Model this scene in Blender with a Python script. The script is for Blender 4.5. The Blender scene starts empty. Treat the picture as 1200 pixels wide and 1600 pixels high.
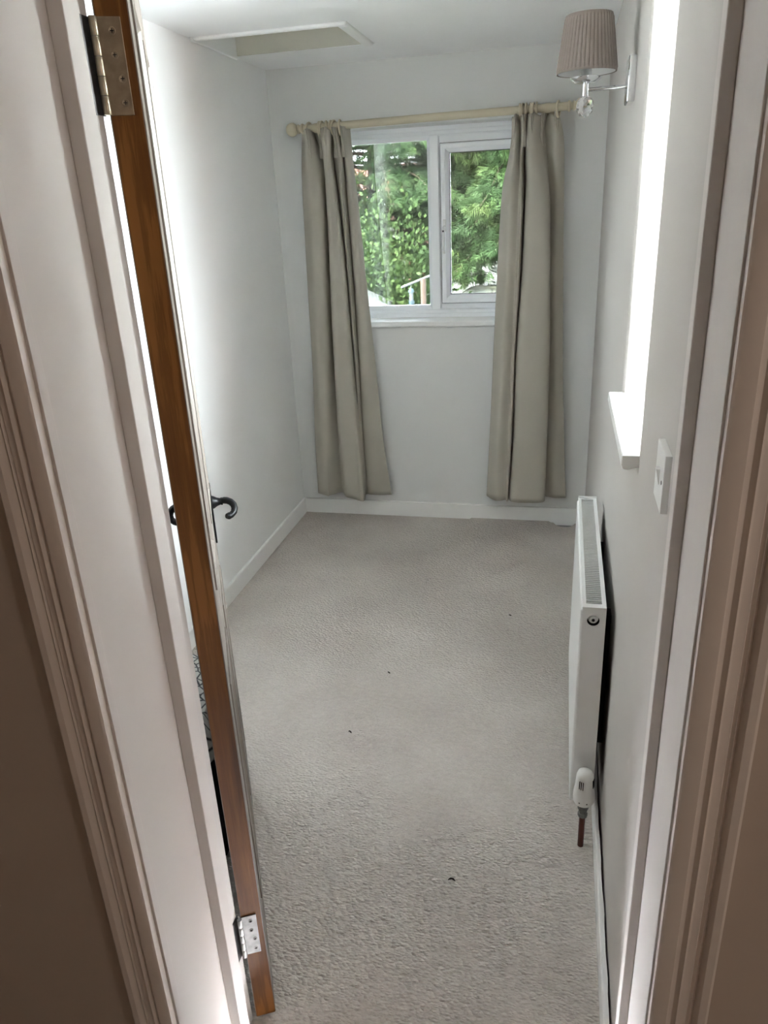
import bpy, bmesh, math, random
import numpy as np
from mathutils import Vector, Matrix

C = bpy.context.scene.collection
SC = bpy.context.scene
R = math.radians

# ------------------------------------------------------------------ camera
cam_d = bpy.data.cameras.new('camera')
cam_d.sensor_fit = 'VERTICAL'
cam_d.sensor_height = 36.0
cam_d.lens = 36.0 * 1174.6 / 1600.0
cam_d.clip_start = 0.02
cam = bpy.data.objects.new('camera', cam_d)
C.objects.link(cam)
cam.matrix_world = Matrix(((0.974517, -0.042283, 0.220292, 0.0),
                           (0.219739, 0.377268, -0.899657, 0.0),
                           (-0.045069, 0.925138, 0.376946, 1.6),
                           (0, 0, 0, 1)))
SC.camera = cam

# ------------------------------------------------------------------ sky, sun, exposure
world = bpy.data.worlds.new('overcast_sky')
SC.world = world
world.use_nodes = True
wn = world.node_tree
for n in list(wn.nodes):
    wn.nodes.remove(n)
w_out = wn.nodes.new('ShaderNodeOutputWorld')
w_bg = wn.nodes.new('ShaderNodeBackground')
w_tc = wn.nodes.new('ShaderNodeTexCoord')
w_sep = wn.nodes.new('ShaderNodeSeparateXYZ')
w_ramp = wn.nodes.new('ShaderNodeValToRGB')
w_ramp.color_ramp.elements[0].position = 0.0
w_ramp.color_ramp.elements[0].color = (0.925, 0.945, 1.0, 1)
w_ramp.color_ramp.elements[1].position = 1.0
w_ramp.color_ramp.elements[1].color = (0.875, 0.92, 1.0, 1)
wn.links.new(w_tc.outputs['Generated'], w_sep.inputs[0])
wn.links.new(w_sep.outputs['Z'], w_ramp.inputs[0])
wn.links.new(w_ramp.outputs[0], w_bg.inputs['Color'])
w_bg.inputs['Strength'].default_value = 5.0
wn.links.new(w_bg.outputs[0], w_out.inputs[0])

sun_d = bpy.data.lights.new('hazy_sun', 'SUN')
sun_d.energy = 15.0
sun_d.angle = R(12)
sun_d.color = (1.0, 0.95, 0.86)
sun = bpy.data.objects.new('hazy_sun', sun_d)
C.objects.link(sun)
sun.rotation_euler = Vector((0.55, 0.32, -0.80)).to_track_quat('-Z', 'Y').to_euler()

SC.view_settings.view_transform = 'Standard'
SC.view_settings.look = 'None'
SC.view_settings.gamma = 1.0
SC.view_settings.use_curve_mapping = False
SC.view_settings.exposure = 4.3
SC.cycles.max_bounces = 14
SC.cycles.diffuse_bounces = 8
SC.cycles.transparent_max_bounces = 12
SC.cycles.sample_clamp_indirect = 6.0


def portal(name, loc, direction, sx, sy):
    """window portal: emits nothing, only guides sky sampling"""
    l = bpy.data.lights.new(name, 'AREA')
    l.shape = 'RECTANGLE'
    l.size, l.size_y = sx, sy
    l.cycles.is_portal = True
    o = bpy.data.objects.new(name, l)
    C.objects.link(o)
    o.location = loc
    o.rotation_euler = Vector(direction).to_track_quat('-Z', 'Z').to_euler()


portal('portal_back', (-0.635, 4.03, 1.49), (0, -1, 0), 1.07, 0.92)
portal('portal_side', (0.40, 1.70, 1.64), (-1, 0, 0), 0.54, 1.02)


# ------------------------------------------------------------------ materials
def new_mat(name):
    m = bpy.data.materials.new(name)
    m.use_nodes = True
    nt = m.node_tree
    return m, nt, nt.nodes['Principled BSDF']


def N(nt, kind, **kw):
    n = nt.nodes.new(kind)
    for k, v in kw.items():
        setattr(n, k, v)
    return n


def coords(nt, scale=(1, 1, 1), kind='Object'):
    tc = N(nt, 'ShaderNodeTexCoord')
    mp = N(nt, 'ShaderNodeMapping')
    mp.inputs['Scale'].default_value = scale
    nt.links.new(tc.outputs[kind], mp.inputs[0])
    return mp.outputs[0]


def noise(nt, vec, scale, detail=3, rough=0.5):
    n = N(nt, 'ShaderNodeTexNoise')
    n.inputs['Scale'].default_value = scale
    n.inputs['Detail'].default_value = detail
    n.inputs['Roughness'].default_value = rough
    nt.links.new(vec, n.inputs['Vector'])
    return n.outputs['Fac']


def ramp(nt, fac, stops):
    r = N(nt, 'ShaderNodeValToRGB')
    el = r.color_ramp.elements
    while len(el) < len(stops):
        el.new(0.5)
    for e, (p, c) in zip(el, stops):
        e.position = p
        e.color = (c[0], c[1], c[2], 1)
    nt.links.new(fac, r.inputs[0])
    return r.outputs[0]


def bump(nt, bs, height, strength, dist):
    b = N(nt, 'ShaderNodeBump')
    b.inputs['Strength'].default_value = strength
    b.inputs['Distance'].default_value = dist
    nt.links.new(height, b.inputs['Height'])
    nt.links.new(b.outputs[0], bs.inputs['Normal'])


def paint(name, col, rough=0.6, var=0.03, bscale=220, bstr=0.15, bdist=0.0008, spec=0.35):
    m, nt, bs = new_mat(name)
    v = coords(nt)
    f = noise(nt, v, 3.5, 4)
    a = tuple(max(0, c * (1 - var)) for c in col)
    b = tuple(min(1, c * (1 + var)) for c in col)
    nt.links.new(ramp(nt, f, [(0.3, a), (0.7, b)]), bs.inputs['Base Color'])
    bs.inputs['Roughness'].default_value = rough
    bs.inputs['Specular IOR Level'].default_value = spec
    if bstr:
        bump(nt, bs, noise(nt, v, bscale, 2), bstr, bdist)
    return m


def metal(name, col, rough=0.2, var=0.0):
    m, nt, bs = new_mat(name)
    bs.inputs['Metallic'].default_value = 1.0
    bs.inputs['Base Color'].default_value = (*col, 1)
    bs.inputs['Roughness'].default_value = rough
    if var:
        f = noise(nt, coords(nt), 60, 4)
        nt.links.new(ramp(nt, f, [(0.35, tuple(c * (1 - var) for c in col)), (0.65, col)]), bs.inputs['Base Color'])
    return m


M = {}
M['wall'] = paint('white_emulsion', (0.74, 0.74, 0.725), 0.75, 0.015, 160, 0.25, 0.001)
M['wall_lit'] = paint('white_emulsion_lit', (0.90, 0.905, 0.90), 0.75, 0.015, 160, 0.25, 0.001)  # white wall paint lightened, the side window's light put into the colour
M['wall_shaded'] = paint('white_emulsion_shaded', (0.52, 0.497, 0.47), 0.75, 0.015, 160, 0.25, 0.001)  # white wall paint darkened, the right wall's shade put into the colour
M['ceiling'] = paint('ceiling_emulsion', (0.91, 0.915, 0.915), 0.8, 0.015, 160, 0.25, 0.001)
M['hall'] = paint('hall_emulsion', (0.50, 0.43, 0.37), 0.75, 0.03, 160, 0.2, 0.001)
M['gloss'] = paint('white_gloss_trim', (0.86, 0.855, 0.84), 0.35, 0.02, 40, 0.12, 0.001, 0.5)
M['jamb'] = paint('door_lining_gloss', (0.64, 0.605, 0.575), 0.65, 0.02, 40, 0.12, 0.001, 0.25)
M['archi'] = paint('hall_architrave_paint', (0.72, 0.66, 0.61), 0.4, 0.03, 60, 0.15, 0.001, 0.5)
M['upvc'] = paint('white_upvc', (0.90, 0.91, 0.93), 0.3, 0.0, 100, 0.0, 0, 0.5)
M['rubber'] = paint('dark_gasket', (0.05, 0.05, 0.055), 0.6, 0.0, 100, 0.0)
M['rad'] = paint('white_enamel', (0.80, 0.80, 0.79), 0.28, 0.0, 100, 0.0, 0, 0.5)
M['rad_dark'] = paint('radiator_inside', (0.012, 0.012, 0.012), 0.8, 0.1, 100, 0.0)
M['plastic'] = paint('white_plastic', (0.78, 0.78, 0.76), 0.35, 0.0, 100, 0.0, 0, 0.5)
M['cream_wood'] = paint('cream_painted_wood', (0.60, 0.535, 0.40), 0.5, 0.06, 90, 0.15, 0.0006)
M['shade'] = paint('taupe_pleated_fabric', (0.235, 0.20, 0.175), 0.9, 0.06, 500, 0.3, 0.0005, 0.1)
M['chrome'] = metal('chrome', (0.72, 0.72, 0.73), 0.08)
M['brass'] = metal('aged_brass', (0.44, 0.375, 0.28), 0.36, 0.25)
M['steel'] = metal('dull_steel', (0.27, 0.262, 0.25), 0.5, 0.3)
M['darksteel'] = metal('dark_steel_leaf', (0.20, 0.19, 0.18), 0.35, 0.4)
M['iron'] = paint('black_iron', (0.004, 0.004, 0.0045), 0.42, 0.1, 120, 0.2, 0.0006, 0.25)
M['copper'] = paint('paint_flecked_copper', (0.10, 0.022, 0.013), 0.4, 0.4, 120, 0.2, 0.0006)
M['dark'] = paint('dark_recess', (0.015, 0.014, 0.013), 0.9, 0.0, 100, 0.0)
M['cream'] = paint('shaded_hatch_board', (0.66, 0.64, 0.56), 0.7, 0.02, 60, 0.15, 0.001)  # far hatch lining turned beige, shadow in the recess put into the colour
M['bag'] = paint('black_bag_cloth', (0.012, 0.011, 0.012), 0.85, 0.2, 300, 0.4, 0.0008)
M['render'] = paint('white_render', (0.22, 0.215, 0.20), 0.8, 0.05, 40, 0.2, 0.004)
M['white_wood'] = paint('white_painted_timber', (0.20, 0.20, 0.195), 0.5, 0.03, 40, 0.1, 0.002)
M['soil'] = paint('lawn', (0.055, 0.075, 0.035), 0.95, 0.3, 4, 0.5, 0.03)
M['gravel'] = paint('pale_gravel_bounce', (0.55, 0.54, 0.52), 0.95, 0.15, 30, 0.5, 0.01)
M['bark'] = paint('bark', (0.055, 0.038, 0.026), 0.95, 0.35, 25, 0.8, 0.02)
M['post'] = paint('weathered_post', (0.085, 0.055, 0.042), 0.85, 0.2, 40, 0.4, 0.004)
M['blue'] = paint('pale_blue_plastic', (0.03, 0.055, 0.068), 0.5, 0.05, 40, 0.0)
M['pale_bar'] = paint('galvanised_bar', (0.09, 0.093, 0.096), 0.6, 0.05, 40, 0.0)
M['dimglass'] = paint('dark_house_glass', (0.03, 0.035, 0.04), 0.08, 0.0, 40, 0.0, 0, 0.6)
M['lint'] = paint('dark_lint', (0.05, 0.04, 0.035), 0.95, 0.2, 400, 0.4, 0.001)


def fabric(name, col, var, trans):
    m, nt, bs = new_mat(name)
    v = coords(nt)
    f = noise(nt, v, 5, 3)
    nt.links.new(ramp(nt, f, [(0.3, tuple(c * (1 - var) for c in col)), (0.7, tuple(c * (1 + var) for c in col))]),
                 bs.inputs['Base Color'])
    bs.inputs['Roughness'].default_value = 0.85
    bs.inputs['Specular IOR Level'].default_value = 0.2
    w = noise(nt, coords(nt, (1, 1, 0.25)), 700, 2)
    bump(nt, bs, w, 0.3, 0.0006)
    tr = N(nt, 'ShaderNodeBsdfTranslucent')
    tr.inputs[0].default_value = (*col, 1)
    mx = N(nt, 'ShaderNodeMixShader')
    mx.inputs[0].default_value = trans
    nt.links.new(bs.outputs[0], mx.inputs[1])
    nt.links.new(tr.outputs[0], mx.inputs[2])
    nt.links.new(mx.outputs[0], nt.nodes['Material Output'].inputs[0])
    return m


M['lining'] = fabric('white_sateen_lining', (0.82, 0.83, 0.84), 0.01, 0.10)
M['curtain'] = fabric('beige_linen', (0.48, 0.45, 0.385), 0.04, 0.03)


def carpet_mat():
    m, nt, bs = new_mat('beige_loop_pile')
    v = coords(nt, (1.0, 1.7, 1.0))
    vor = N(nt, 'ShaderNodeTexVoronoi')
    vor.inputs['Scale'].default_value = 95
    nt.links.new(v, vor.inputs['Vector'])
    n1 = noise(nt, v, 45, 4, 0.7)
    n2 = noise(nt, coords(nt), 2.2, 4)
    mixh = N(nt, 'ShaderNodeMath', operation='SUBTRACT')
    nt.links.new(n1, mixh.inputs[0])
    nt.links.new(vor.outputs['Distance'], mixh.inputs[1])
    bump(nt, bs, mixh.outputs[0], 0.9, 0.006)
    add = N(nt, 'ShaderNodeMath', operation='MULTIPLY_ADD')
    nt.links.new(n1, add.inputs[0])
    add.inputs[1].default_value = 0.6
    nt.links.new(n2, add.inputs[2])
    nt.links.new(ramp(nt, add.outputs[0], [(0.45, (0.45, 0.405, 0.368)), (1.15, (0.635, 0.58, 0.535))]), bs.inputs['Base Color'])
    bs.inputs['Roughness'].default_value = 0.95
    bs.inputs['Specular IOR Level'].default_value = 0.1
    return m


M['carpet'] = carpet_mat()


def wood_mat():
    m, nt, bs = new_mat('stained_pine')
    v = coords(nt, (1, 1, 0.06))
    g = noise(nt, v, 55, 5, 0.6)
    big = noise(nt, coords(nt, (1, 1, 0.25)), 9, 3)
    add = N(nt, 'ShaderNodeMath', operation='MULTIPLY_ADD')
    nt.links.new(big, add.inputs[0])
    add.inputs[1].default_value = 0.8
    nt.links.new(g, add.inputs[2])
    col = ramp(nt, add.outputs[0], [(0.6, (0.058, 0.020, 0.004)), (0.95, (0.140, 0.052, 0.011)), (1.25, (0.20, 0.080, 0.018))])
    vor = N(nt, 'ShaderNodeTexVoronoi')
    vor.inputs['Scale'].default_value = 1.9
    nt.links.new(coords(nt, (1.0, 1.0, 0.36)), vor.inputs['Vector'])
    kn = ramp(nt, vor.outputs['Distance'], [(0.07, (0.12, 0.12, 0.12)), (0.16, (1, 1, 1))])
    mul = N(nt, 'ShaderNodeMix', data_type='RGBA', blend_type='MULTIPLY')
    mul.inputs[0].default_value = 1.0
    nt.links.new(col, mul.inputs[6])
    nt.links.new(kn, mul.inputs[7])
    nt.links.new(mul.outputs[2], bs.inputs['Base Color'])
    bs.inputs['Roughness'].default_value = 0.6
    bs.inputs['Specular IOR Level'].default_value = 0.2
    bump(nt, bs, g, 0.25, 0.001)
    return m


M['pine'] = wood_mat()


def streak_paint():
    """cream paint brushed along the door, thin pinkish streaks"""
    m, nt, bs = new_mat('brushed_cream_paint')
    v = coords(nt, (1, 1, 0.02))
    g = noise(nt, v, 45, 4, 0.6)
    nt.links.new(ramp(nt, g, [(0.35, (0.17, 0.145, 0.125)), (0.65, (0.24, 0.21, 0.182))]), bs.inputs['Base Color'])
    bs.inputs['Roughness'].default_value = 0.4
    bump(nt, bs, g, 0.3, 0.001)
    return m


M['door_paint'] = streak_paint()


def glass_mat(name, tint=(1, 1, 1), extra=0.0):
    m = bpy.data.materials.new(name)
    m.use_nodes = True
    nt = m.node_tree
    nt.nodes.remove(nt.nodes['Principled BSDF'])
    t = N(nt, 'ShaderNodeBsdfTransparent')
    t.inputs[0].default_value = (*tint, 1)
    g = N(nt, 'ShaderNodeBsdfGlossy')
    g.inputs['Roughness'].default_value = 0.01
    fr = N(nt, 'ShaderNodeFresnel')
    fr.inputs[0].default_value = 1.5
    mt = N(nt, 'ShaderNodeMath', operation='MULTIPLY_ADD')
    nt.links.new(fr.outputs[0], mt.inputs[0])
    mt.inputs[1].default_value = 1.0
    mt.inputs[2].default_value = extra
    mx = N(nt, 'ShaderNodeMixShader')
    nt.links.new(mt.outputs[0], mx.inputs[0])
    nt.links.new(t.outputs[0], mx.inputs[1])
    nt.links.new(g.outputs[0], mx.inputs[2])
    nt.links.new(mx.outputs[0], nt.nodes['Material Output'].inputs[0])
    return m


M['glass'] = glass_mat('window_glass', (0.95, 0.98, 0.97), 0.03)
M['glass_dimmed'] = glass_mat('dimmed_window_glass', (0.40, 0.415, 0.41), 0.012)  # dark tint added to dim the overbright garden behind the pane
M['glass_fixed'] = glass_mat('dimmed_fixed_pane', (0.38, 0.40, 0.40), 0.10)  # same dimming tint, extra gloss added to bring out the curtain's reflection


def crystal():
    m, nt, bs = new_mat('cut_crystal')
    bs.inputs['Transmission Weight'].default_value = 1.0
    bs.inputs['Roughness'].default_value = 0.02
    bs.inputs['IOR'].default_value = 1.5
    return m


M['crystal'] = crystal()


def leaf_mat(name, c0, c1, c2, scale, trans=0.3):
    m, nt, bs = new_mat(name)
    f = noise(nt, coords(nt), scale, 3)
    col = ramp(nt, f, [(0.32, c0), (0.5, c1), (0.68, c2)])
    nt.links.new(col, bs.inputs['Base Color'])
    bs.inputs['Roughness'].default_value = 0.6
    bs.inputs['Specular IOR Level'].default_value = 0.08
    tr = N(nt, 'ShaderNodeBsdfTranslucent')
    nt.links.new(col, tr.inputs[0])
    mx = N(nt, 'ShaderNodeMixShader')
    mx.inputs[0].default_value = trans
    nt.links.new(bs.outputs[0], mx.inputs[1])
    nt.links.new(tr.outputs[0], mx.inputs[2])
    nt.links.new(mx.outputs[0], nt.nodes['Material Output'].inputs[0])
    return m


M['conifer'] = leaf_mat('conifer_sprays', (0.013, 0.027, 0.010), (0.026, 0.048, 0.017), (0.048, 0.070, 0.021), 1.6, 0.0)
M['bush'] = leaf_mat('bush_leaves', (0.017, 0.033, 0.010), (0.031, 0.053, 0.015), (0.05, 0.074, 0.022), 2.5, 0.0)


def brick_mat():
    m, nt, bs = new_mat('red_brick_far')
    b = N(nt, 'ShaderNodeTexBrick')
    b.inputs['Scale'].default_value = 1.0
    b.inputs['Brick Width'].default_value = 0.225
    b.inputs['Row Height'].default_value = 0.075
    b.inputs['Mortar Size'].default_value = 0.01
    b.inputs['Color1'].default_value = (0.14, 0.045, 0.026, 1)
    b.inputs['Color2'].default_value = (0.19, 0.07, 0.038, 1)
    b.inputs['Mortar'].default_value = (0.17, 0.13, 0.11, 1)
    tc = N(nt, 'ShaderNodeTexCoord')
    mp = N(nt, 'ShaderNodeMapping')
    mp.inputs['Rotation'].default_value = (R(90), 0, 0)
    nt.links.new(tc.outputs['Object'], mp.inputs[0])
    nt.links.new(mp.outputs[0], b.inputs['Vector'])
    nt.links.new(b.outputs['Color'], bs.inputs['Base Color'])
    bs.inputs['Roughness'].default_value = 0.9
    return m


M['brick'] = brick_mat()


def roof_mat(name, c0, c1, row):
    m, nt, bs = new_mat(name)
    v = coords(nt)
    b = N(nt, 'ShaderNodeTexBrick')
    b.inputs['Scale'].default_value = 1.0
    b.inputs['Brick Width'].default_value = row * 1.1
    b.inputs['Row Height'].default_value = row
    b.inputs['Mortar Size'].default_value = 0.012
    b.inputs['Color1'].default_value = (*c0, 1)
    b.inputs['Color2'].default_value = (*c1, 1)
    b.inputs['Mortar'].default_value = (c0[0] * .55, c0[1] * .55, c0[2] * .55, 1)
    nt.links.new(v, b.inputs['Vector'])
    f = noise(nt, v, 6, 4)
    mix = N(nt, 'ShaderNodeMix', data_type='RGBA', blend_type='MULTIPLY')
    mix.inputs[0].default_value = 0.7
    nt.links.new(b.outputs['Color'], mix.inputs[6])
    nt.links.new(ramp(nt, f, [(0.35, (0.7, 0.7, 0.66)), (0.6, (1, 1, 1))]), mix.inputs[7])
    nt.links.new(mix.outputs[2], bs.inputs['Base Color'])
    bs.inputs['Roughness'].default_value = 0.85
    return m


M['pale_roof'] = roof_mat('pale_grey_tiles', (0.058, 0.061, 0.058), (0.076, 0.078, 0.075), 0.30)
M['red_roof'] = roof_mat('red_clay_tiles', (0.12, 0.04, 0.025), (0.16, 0.055, 0.035), 0.28)
M['moss_roof'] = roof_mat('mossy_tiles', (0.055, 0.06, 0.04), (0.09, 0.098, 0.08), 0.22)


def leafprint():
    m, nt, bs = new_mat('line_print_cloth')
    w = N(nt, 'ShaderNodeTexVoronoi', feature='DISTANCE_TO_EDGE')
    w.inputs['Scale'].default_value = 30
    nt.links.new(coords(nt, (1, 1, 0.5)), w.inputs['Vector'])
    nt.links.new(ramp(nt, w.outputs['Distance'], [(0.03, (0.05, 0.05, 0.055)), (0.09, (0.50, 0.49, 0.46))]), bs.inputs['Base Color'])
    bs.inputs['Roughness'].default_value = 0.9
    return m


M['print'] = leafprint()


# ------------------------------------------------------------------ mesh helpers
class MB:
    def __init__(self):
        self.bm = bmesh.new()

    def face(self, vs):
        try:
            return self.bm.faces.new(vs)
        except ValueError:
            return None

    def box(self, a, b, mtx=None):
        x0, y0, z0 = a
        x1, y1, z1 = b
        v = [self.bm.verts.new(p) for p in ((x0, y0, z0), (x1, y0, z0), (x1, y1, z0), (x0, y1, z0),
                                            (x0, y0, z1), (x1, y0, z1), (x1, y1, z1), (x0, y1, z1))]
        for f in ((0, 3, 2, 1), (4, 5, 6, 7), (0, 1, 5, 4), (1, 2, 6, 5), (2, 3, 7, 6), (3, 0, 4, 7)):
            self.face([v[i] for i in f])
        if mtx:
            for q in v:
                q.co = mtx @ q.co
        return self

    def loft(self, rings, closed=True, caps=True):
        vr = [[self.bm.verts.new(p) for p in r] for r in rings]
        n = len(vr[0])
        for a, b in zip(vr, vr[1:]):
            for i in range(n if closed else n - 1):
                j = (i + 1) % n
                self.face([a[i], a[j], b[j], b[i]])
        if caps and closed:
            self.face(list(reversed(vr[0])))
            self.face(vr[-1])
        return self

    def tube(self, pts, rad, n=12, caps=True):
        pts = [Vector(p) for p in pts]
        rad = rad if hasattr(rad, '__len__') else [rad] * len(pts)
        rings, up = [], None
        for i, p in enumerate(pts):
            t = (pts[min(i + 1, len(pts) - 1)] - pts[max(i - 1, 0)]).normalized()
            if up is None:
                up = Vector((0, 0, 1)) if abs(t.z) < 0.9 else Vector((1, 0, 0))
            u = (up - t * up.dot(t)).normalized()
            up = u
            w = t.cross(u)
            rings.append([p + (u * math.cos(2 * math.pi * k / n) + w * math.sin(2 * math.pi * k / n)) * rad[i] for k in range(n)])
        return self.loft(rings, True, caps)

    def lathe(self, prof, o=(0, 0, 0), axis=(0, 0, 1), n=24):
        """prof: (radius, height) along axis"""
        o = Vector(o)
        ax = Vector(axis).normalized()
        u = ax.orthogonal().normalized()
        w = ax.cross(u)
        rings = [[o + ax * h + (u * math.cos(2 * math.pi * k / n) + w * math.sin(2 * math.pi * k / n)) * max(r, 1e-5) for k in range(n)]
                 for r, h in prof]
        return self.loft(rings, True, True)

    def prism(self, poly, fn, h0, h1):
        """poly 2-D points, fn(u, v, h) -> 3-D"""
        return self.loft([[fn(u, v, h) for u, v in poly] for h in (h0, h1)], True, True)

    def frame(self, rect, prof, fn):
        """mitred frame: prof = (inset, depth) points; rect = (a0,a1,b0,b1); fn(a,b,d)->3-D"""
        a0, a1, b0, b1 = rect
        loops = []
        for ins, d in prof:
            loops.append([fn(a0 + ins, b0 + ins, d), fn(a1 - ins, b0 + ins, d), fn(a1 - ins, b1 - ins, d), fn(a0 + ins, b1 - ins, d)])
        return self.loft(loops + [loops[0]], True, False)

    def build(self, name, mat, parent=None, smooth=False, bevel=0.0, seg=2, local=False):
        bm = self.bm
        bmesh.ops.remove_doubles(bm, verts=bm.verts, dist=1e-6)
        bmesh.ops.recalc_face_normals(bm, faces=bm.faces)
        if parent is not None and not local:
            off = wloc(parent)
            for v in bm.verts:
                v.co -= off
        me = bpy.data.meshes.new(name)
        bm.to_mesh(me)
        bm.free()
        me.materials.append(M[mat] if isinstance(mat, str) else mat)
        o = bpy.data.objects.new(name, me)
        C.objects.link(o)
        if parent is not None:
            o.parent = parent
        if smooth:
            me.polygons.foreach_set('use_smooth', [True] * len(me.polygons))
            me.set_sharp_from_angle(angle=R(38))
        if bevel:
            bv = o.modifiers.new('bevel', 'BEVEL')
            bv.width = bevel
            bv.segments = seg
            bv.limit_method = 'ANGLE'
            bv.angle_limit = R(35)
            bv.harden_normals = False
        return o


def wloc(o):
    v = Vector((0, 0, 0))
    while o is not None:
        v += o.location
        o = o.parent
    return v


def tag(o, label, cat=None, group=None, kind=None):
    o['label'] = label
    if cat:
        o['category'] = cat
    if group:
        o['group'] = group
    if kind:
        o['kind'] = kind
    return o


def thing(name, label, cat, loc=(0, 0, 0), group=None, kind=None):
    o = bpy.data.objects.new(name, None)
    o.empty_display_size = 0.1
    o.location = loc
    C.objects.link(o)
    return tag(o, label, cat, group, kind)


def copy_tree(o, parent=None):
    c = o.copy()
    C.objects.link(c)
    if parent is not None:
        c.parent = parent
    for ch in list(o.children):
        copy_tree(ch, c)
    return c


def from_arrays(name, verts, faces_n, mat, parent=None):
    """verts (N*k,3) consecutive k-gons"""
    k = faces_n
    me = bpy.data.meshes.new(name)
    nv = len(verts)
    nf = nv // k
    me.vertices.add(nv)
    me.vertices.foreach_set('co', np.asarray(verts, dtype=np.float32).ravel())
    me.loops.add(nv)
    me.loops.foreach_set('vertex_index', np.arange(nv, dtype=np.int32))
    me.polygons.add(nf)
    me.polygons.foreach_set('loop_start', np.arange(0, nv, k, dtype=np.int32))
    me.polygons.foreach_set('loop_total', np.full(nf, k, dtype=np.int32))
    me.update(calc_edges=True)
    me.materials.append(M[mat])
    o = bpy.data.objects.new(name, me)
    C.objects.link(o)
    if parent is not None:
        o.parent = parent
    return o


def wall_with_hole(mb, u, v, d, hole, fn):
    """slab u0..u1 x v0..v1 x d0..d1 with a rectangular hole"""
    us = [u[0], hole[0], hole[1], u[1]]
    vs = [v[0], hole[2], hole[3], v[1]]
    grid = {}
    for k in (0, 1):
        for i in range(4):
            for j in range(4):
                grid[i, j, k] = mb.bm.verts.new(fn(us[i], vs[j], d[k]))
    for k in (0, 1):
        for i in range(3):
            for j in range(3):
                if i == 1 and j == 1:
                    continue
                q = [grid[i, j, k], grid[i + 1, j, k], grid[i + 1, j + 1, k], grid[i, j + 1, k]]
                mb.face(q if k else q[::-1])
    for i in range(3):
        for j in (0, 3):
            mb.face([grid[i, j, 0], grid[i + 1, j, 0], grid[i + 1, j, 1], grid[i, j, 1]])
            mb.face([grid[j, i, 0], grid[j, i + 1, 0], grid[j, i + 1, 1], grid[j, i, 1]])
    a = [(1, 1), (2, 1), (2, 2), (1, 2)]
    for p, q in zip(a, a[1:] + a[:1]):
        mb.face([grid[p[0], p[1], 0], grid[q[0], q[1], 0], grid[q[0], q[1], 1], grid[p[0], p[1], 1]])
    return mb


# ------------------------------------------------------------------ room shell
XL, XR, YB, YF, ZC = -1.392, 0.155, 3.79, 0.978, 2.207
WIN = (-1.17, -0.10, 1.03, 1.937)       # back window opening
SID = (1.45, 1.955, 1.11, 2.12)         # side window opening (y, z)

tag(MB().box((-1.7, YF - 0.05, -0.22), (0.45, YB + 0.25, -0.014)).build('floor', 'white_wood'),
    'bare painted floorboards under the fitted carpet', kind='structure')
tag(MB().box((XL - 0.24, YF - 0.24, -0.2), (XL, YB + 0.25, ZC + 0.2)).build('wall_left', 'wall_lit'),
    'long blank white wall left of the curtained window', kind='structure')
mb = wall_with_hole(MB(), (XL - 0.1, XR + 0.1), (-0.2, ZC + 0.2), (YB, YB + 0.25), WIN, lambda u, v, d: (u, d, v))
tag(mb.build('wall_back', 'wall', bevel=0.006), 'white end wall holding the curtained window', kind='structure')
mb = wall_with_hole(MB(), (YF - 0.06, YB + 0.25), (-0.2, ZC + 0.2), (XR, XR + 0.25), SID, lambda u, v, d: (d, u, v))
tag(mb.build('wall_right', 'wall_shaded', bevel=0.012, seg=3), 'white side wall with radiator, switch and deep window reveal', kind='structure')

# door frame dimensions
JL, JR = -0.583, 0.151
HEAD = 2.02
mb = MB()
for a, b in (((XL - 0.05, 0.86, -0.2), (JL - 0.028, YF, ZC + 0.2)), ((JR + 0.028, 0.86, -0.2), (0.40, YF - 0.03, ZC + 0.2)),
             ((JL - 0.028, 0.86, HEAD + 0.028), (JR + 0.028, YF, ZC + 0.2))):
    mb.box(a, b)
tag(mb.build('wall_front', 'wall'), 'white room side of the doorway wall', kind='structure')
mb = MB()
for a, b in (((-1.6, 0.745, -0.2), (JL - 0.028, 0.86, 2.6)), ((JR + 0.028, 0.745, -0.2), (1.7, 0.86, 2.6)),
             ((JL - 0.028, 0.745, HEAD + 0.028), (JR + 0.028, 0.86, 2.6))):
    mb.box(a, b)
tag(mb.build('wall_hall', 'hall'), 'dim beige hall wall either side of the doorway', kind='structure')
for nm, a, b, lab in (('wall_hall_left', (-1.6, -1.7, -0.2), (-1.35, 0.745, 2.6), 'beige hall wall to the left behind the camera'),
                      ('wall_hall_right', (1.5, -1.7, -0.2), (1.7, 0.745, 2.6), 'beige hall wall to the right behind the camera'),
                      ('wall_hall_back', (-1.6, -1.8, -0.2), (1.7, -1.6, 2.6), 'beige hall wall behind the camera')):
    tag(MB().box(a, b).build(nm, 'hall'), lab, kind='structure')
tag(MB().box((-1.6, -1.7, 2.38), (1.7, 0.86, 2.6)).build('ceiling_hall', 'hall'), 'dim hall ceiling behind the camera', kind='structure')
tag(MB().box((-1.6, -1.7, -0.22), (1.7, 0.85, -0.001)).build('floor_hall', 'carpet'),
    'beige hall floor before the doorway', kind='structure')

tag(MB().box((XR + 0.25, 0.861, -3.0), (1.7, 0.95, 2.6)).build('wall_sky_block', 'brick'), 'added brick screen holding sky light off the side window reveal, out of view', kind='structure')  # unseen wall added to cut sky light on the side-window reveal
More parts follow.
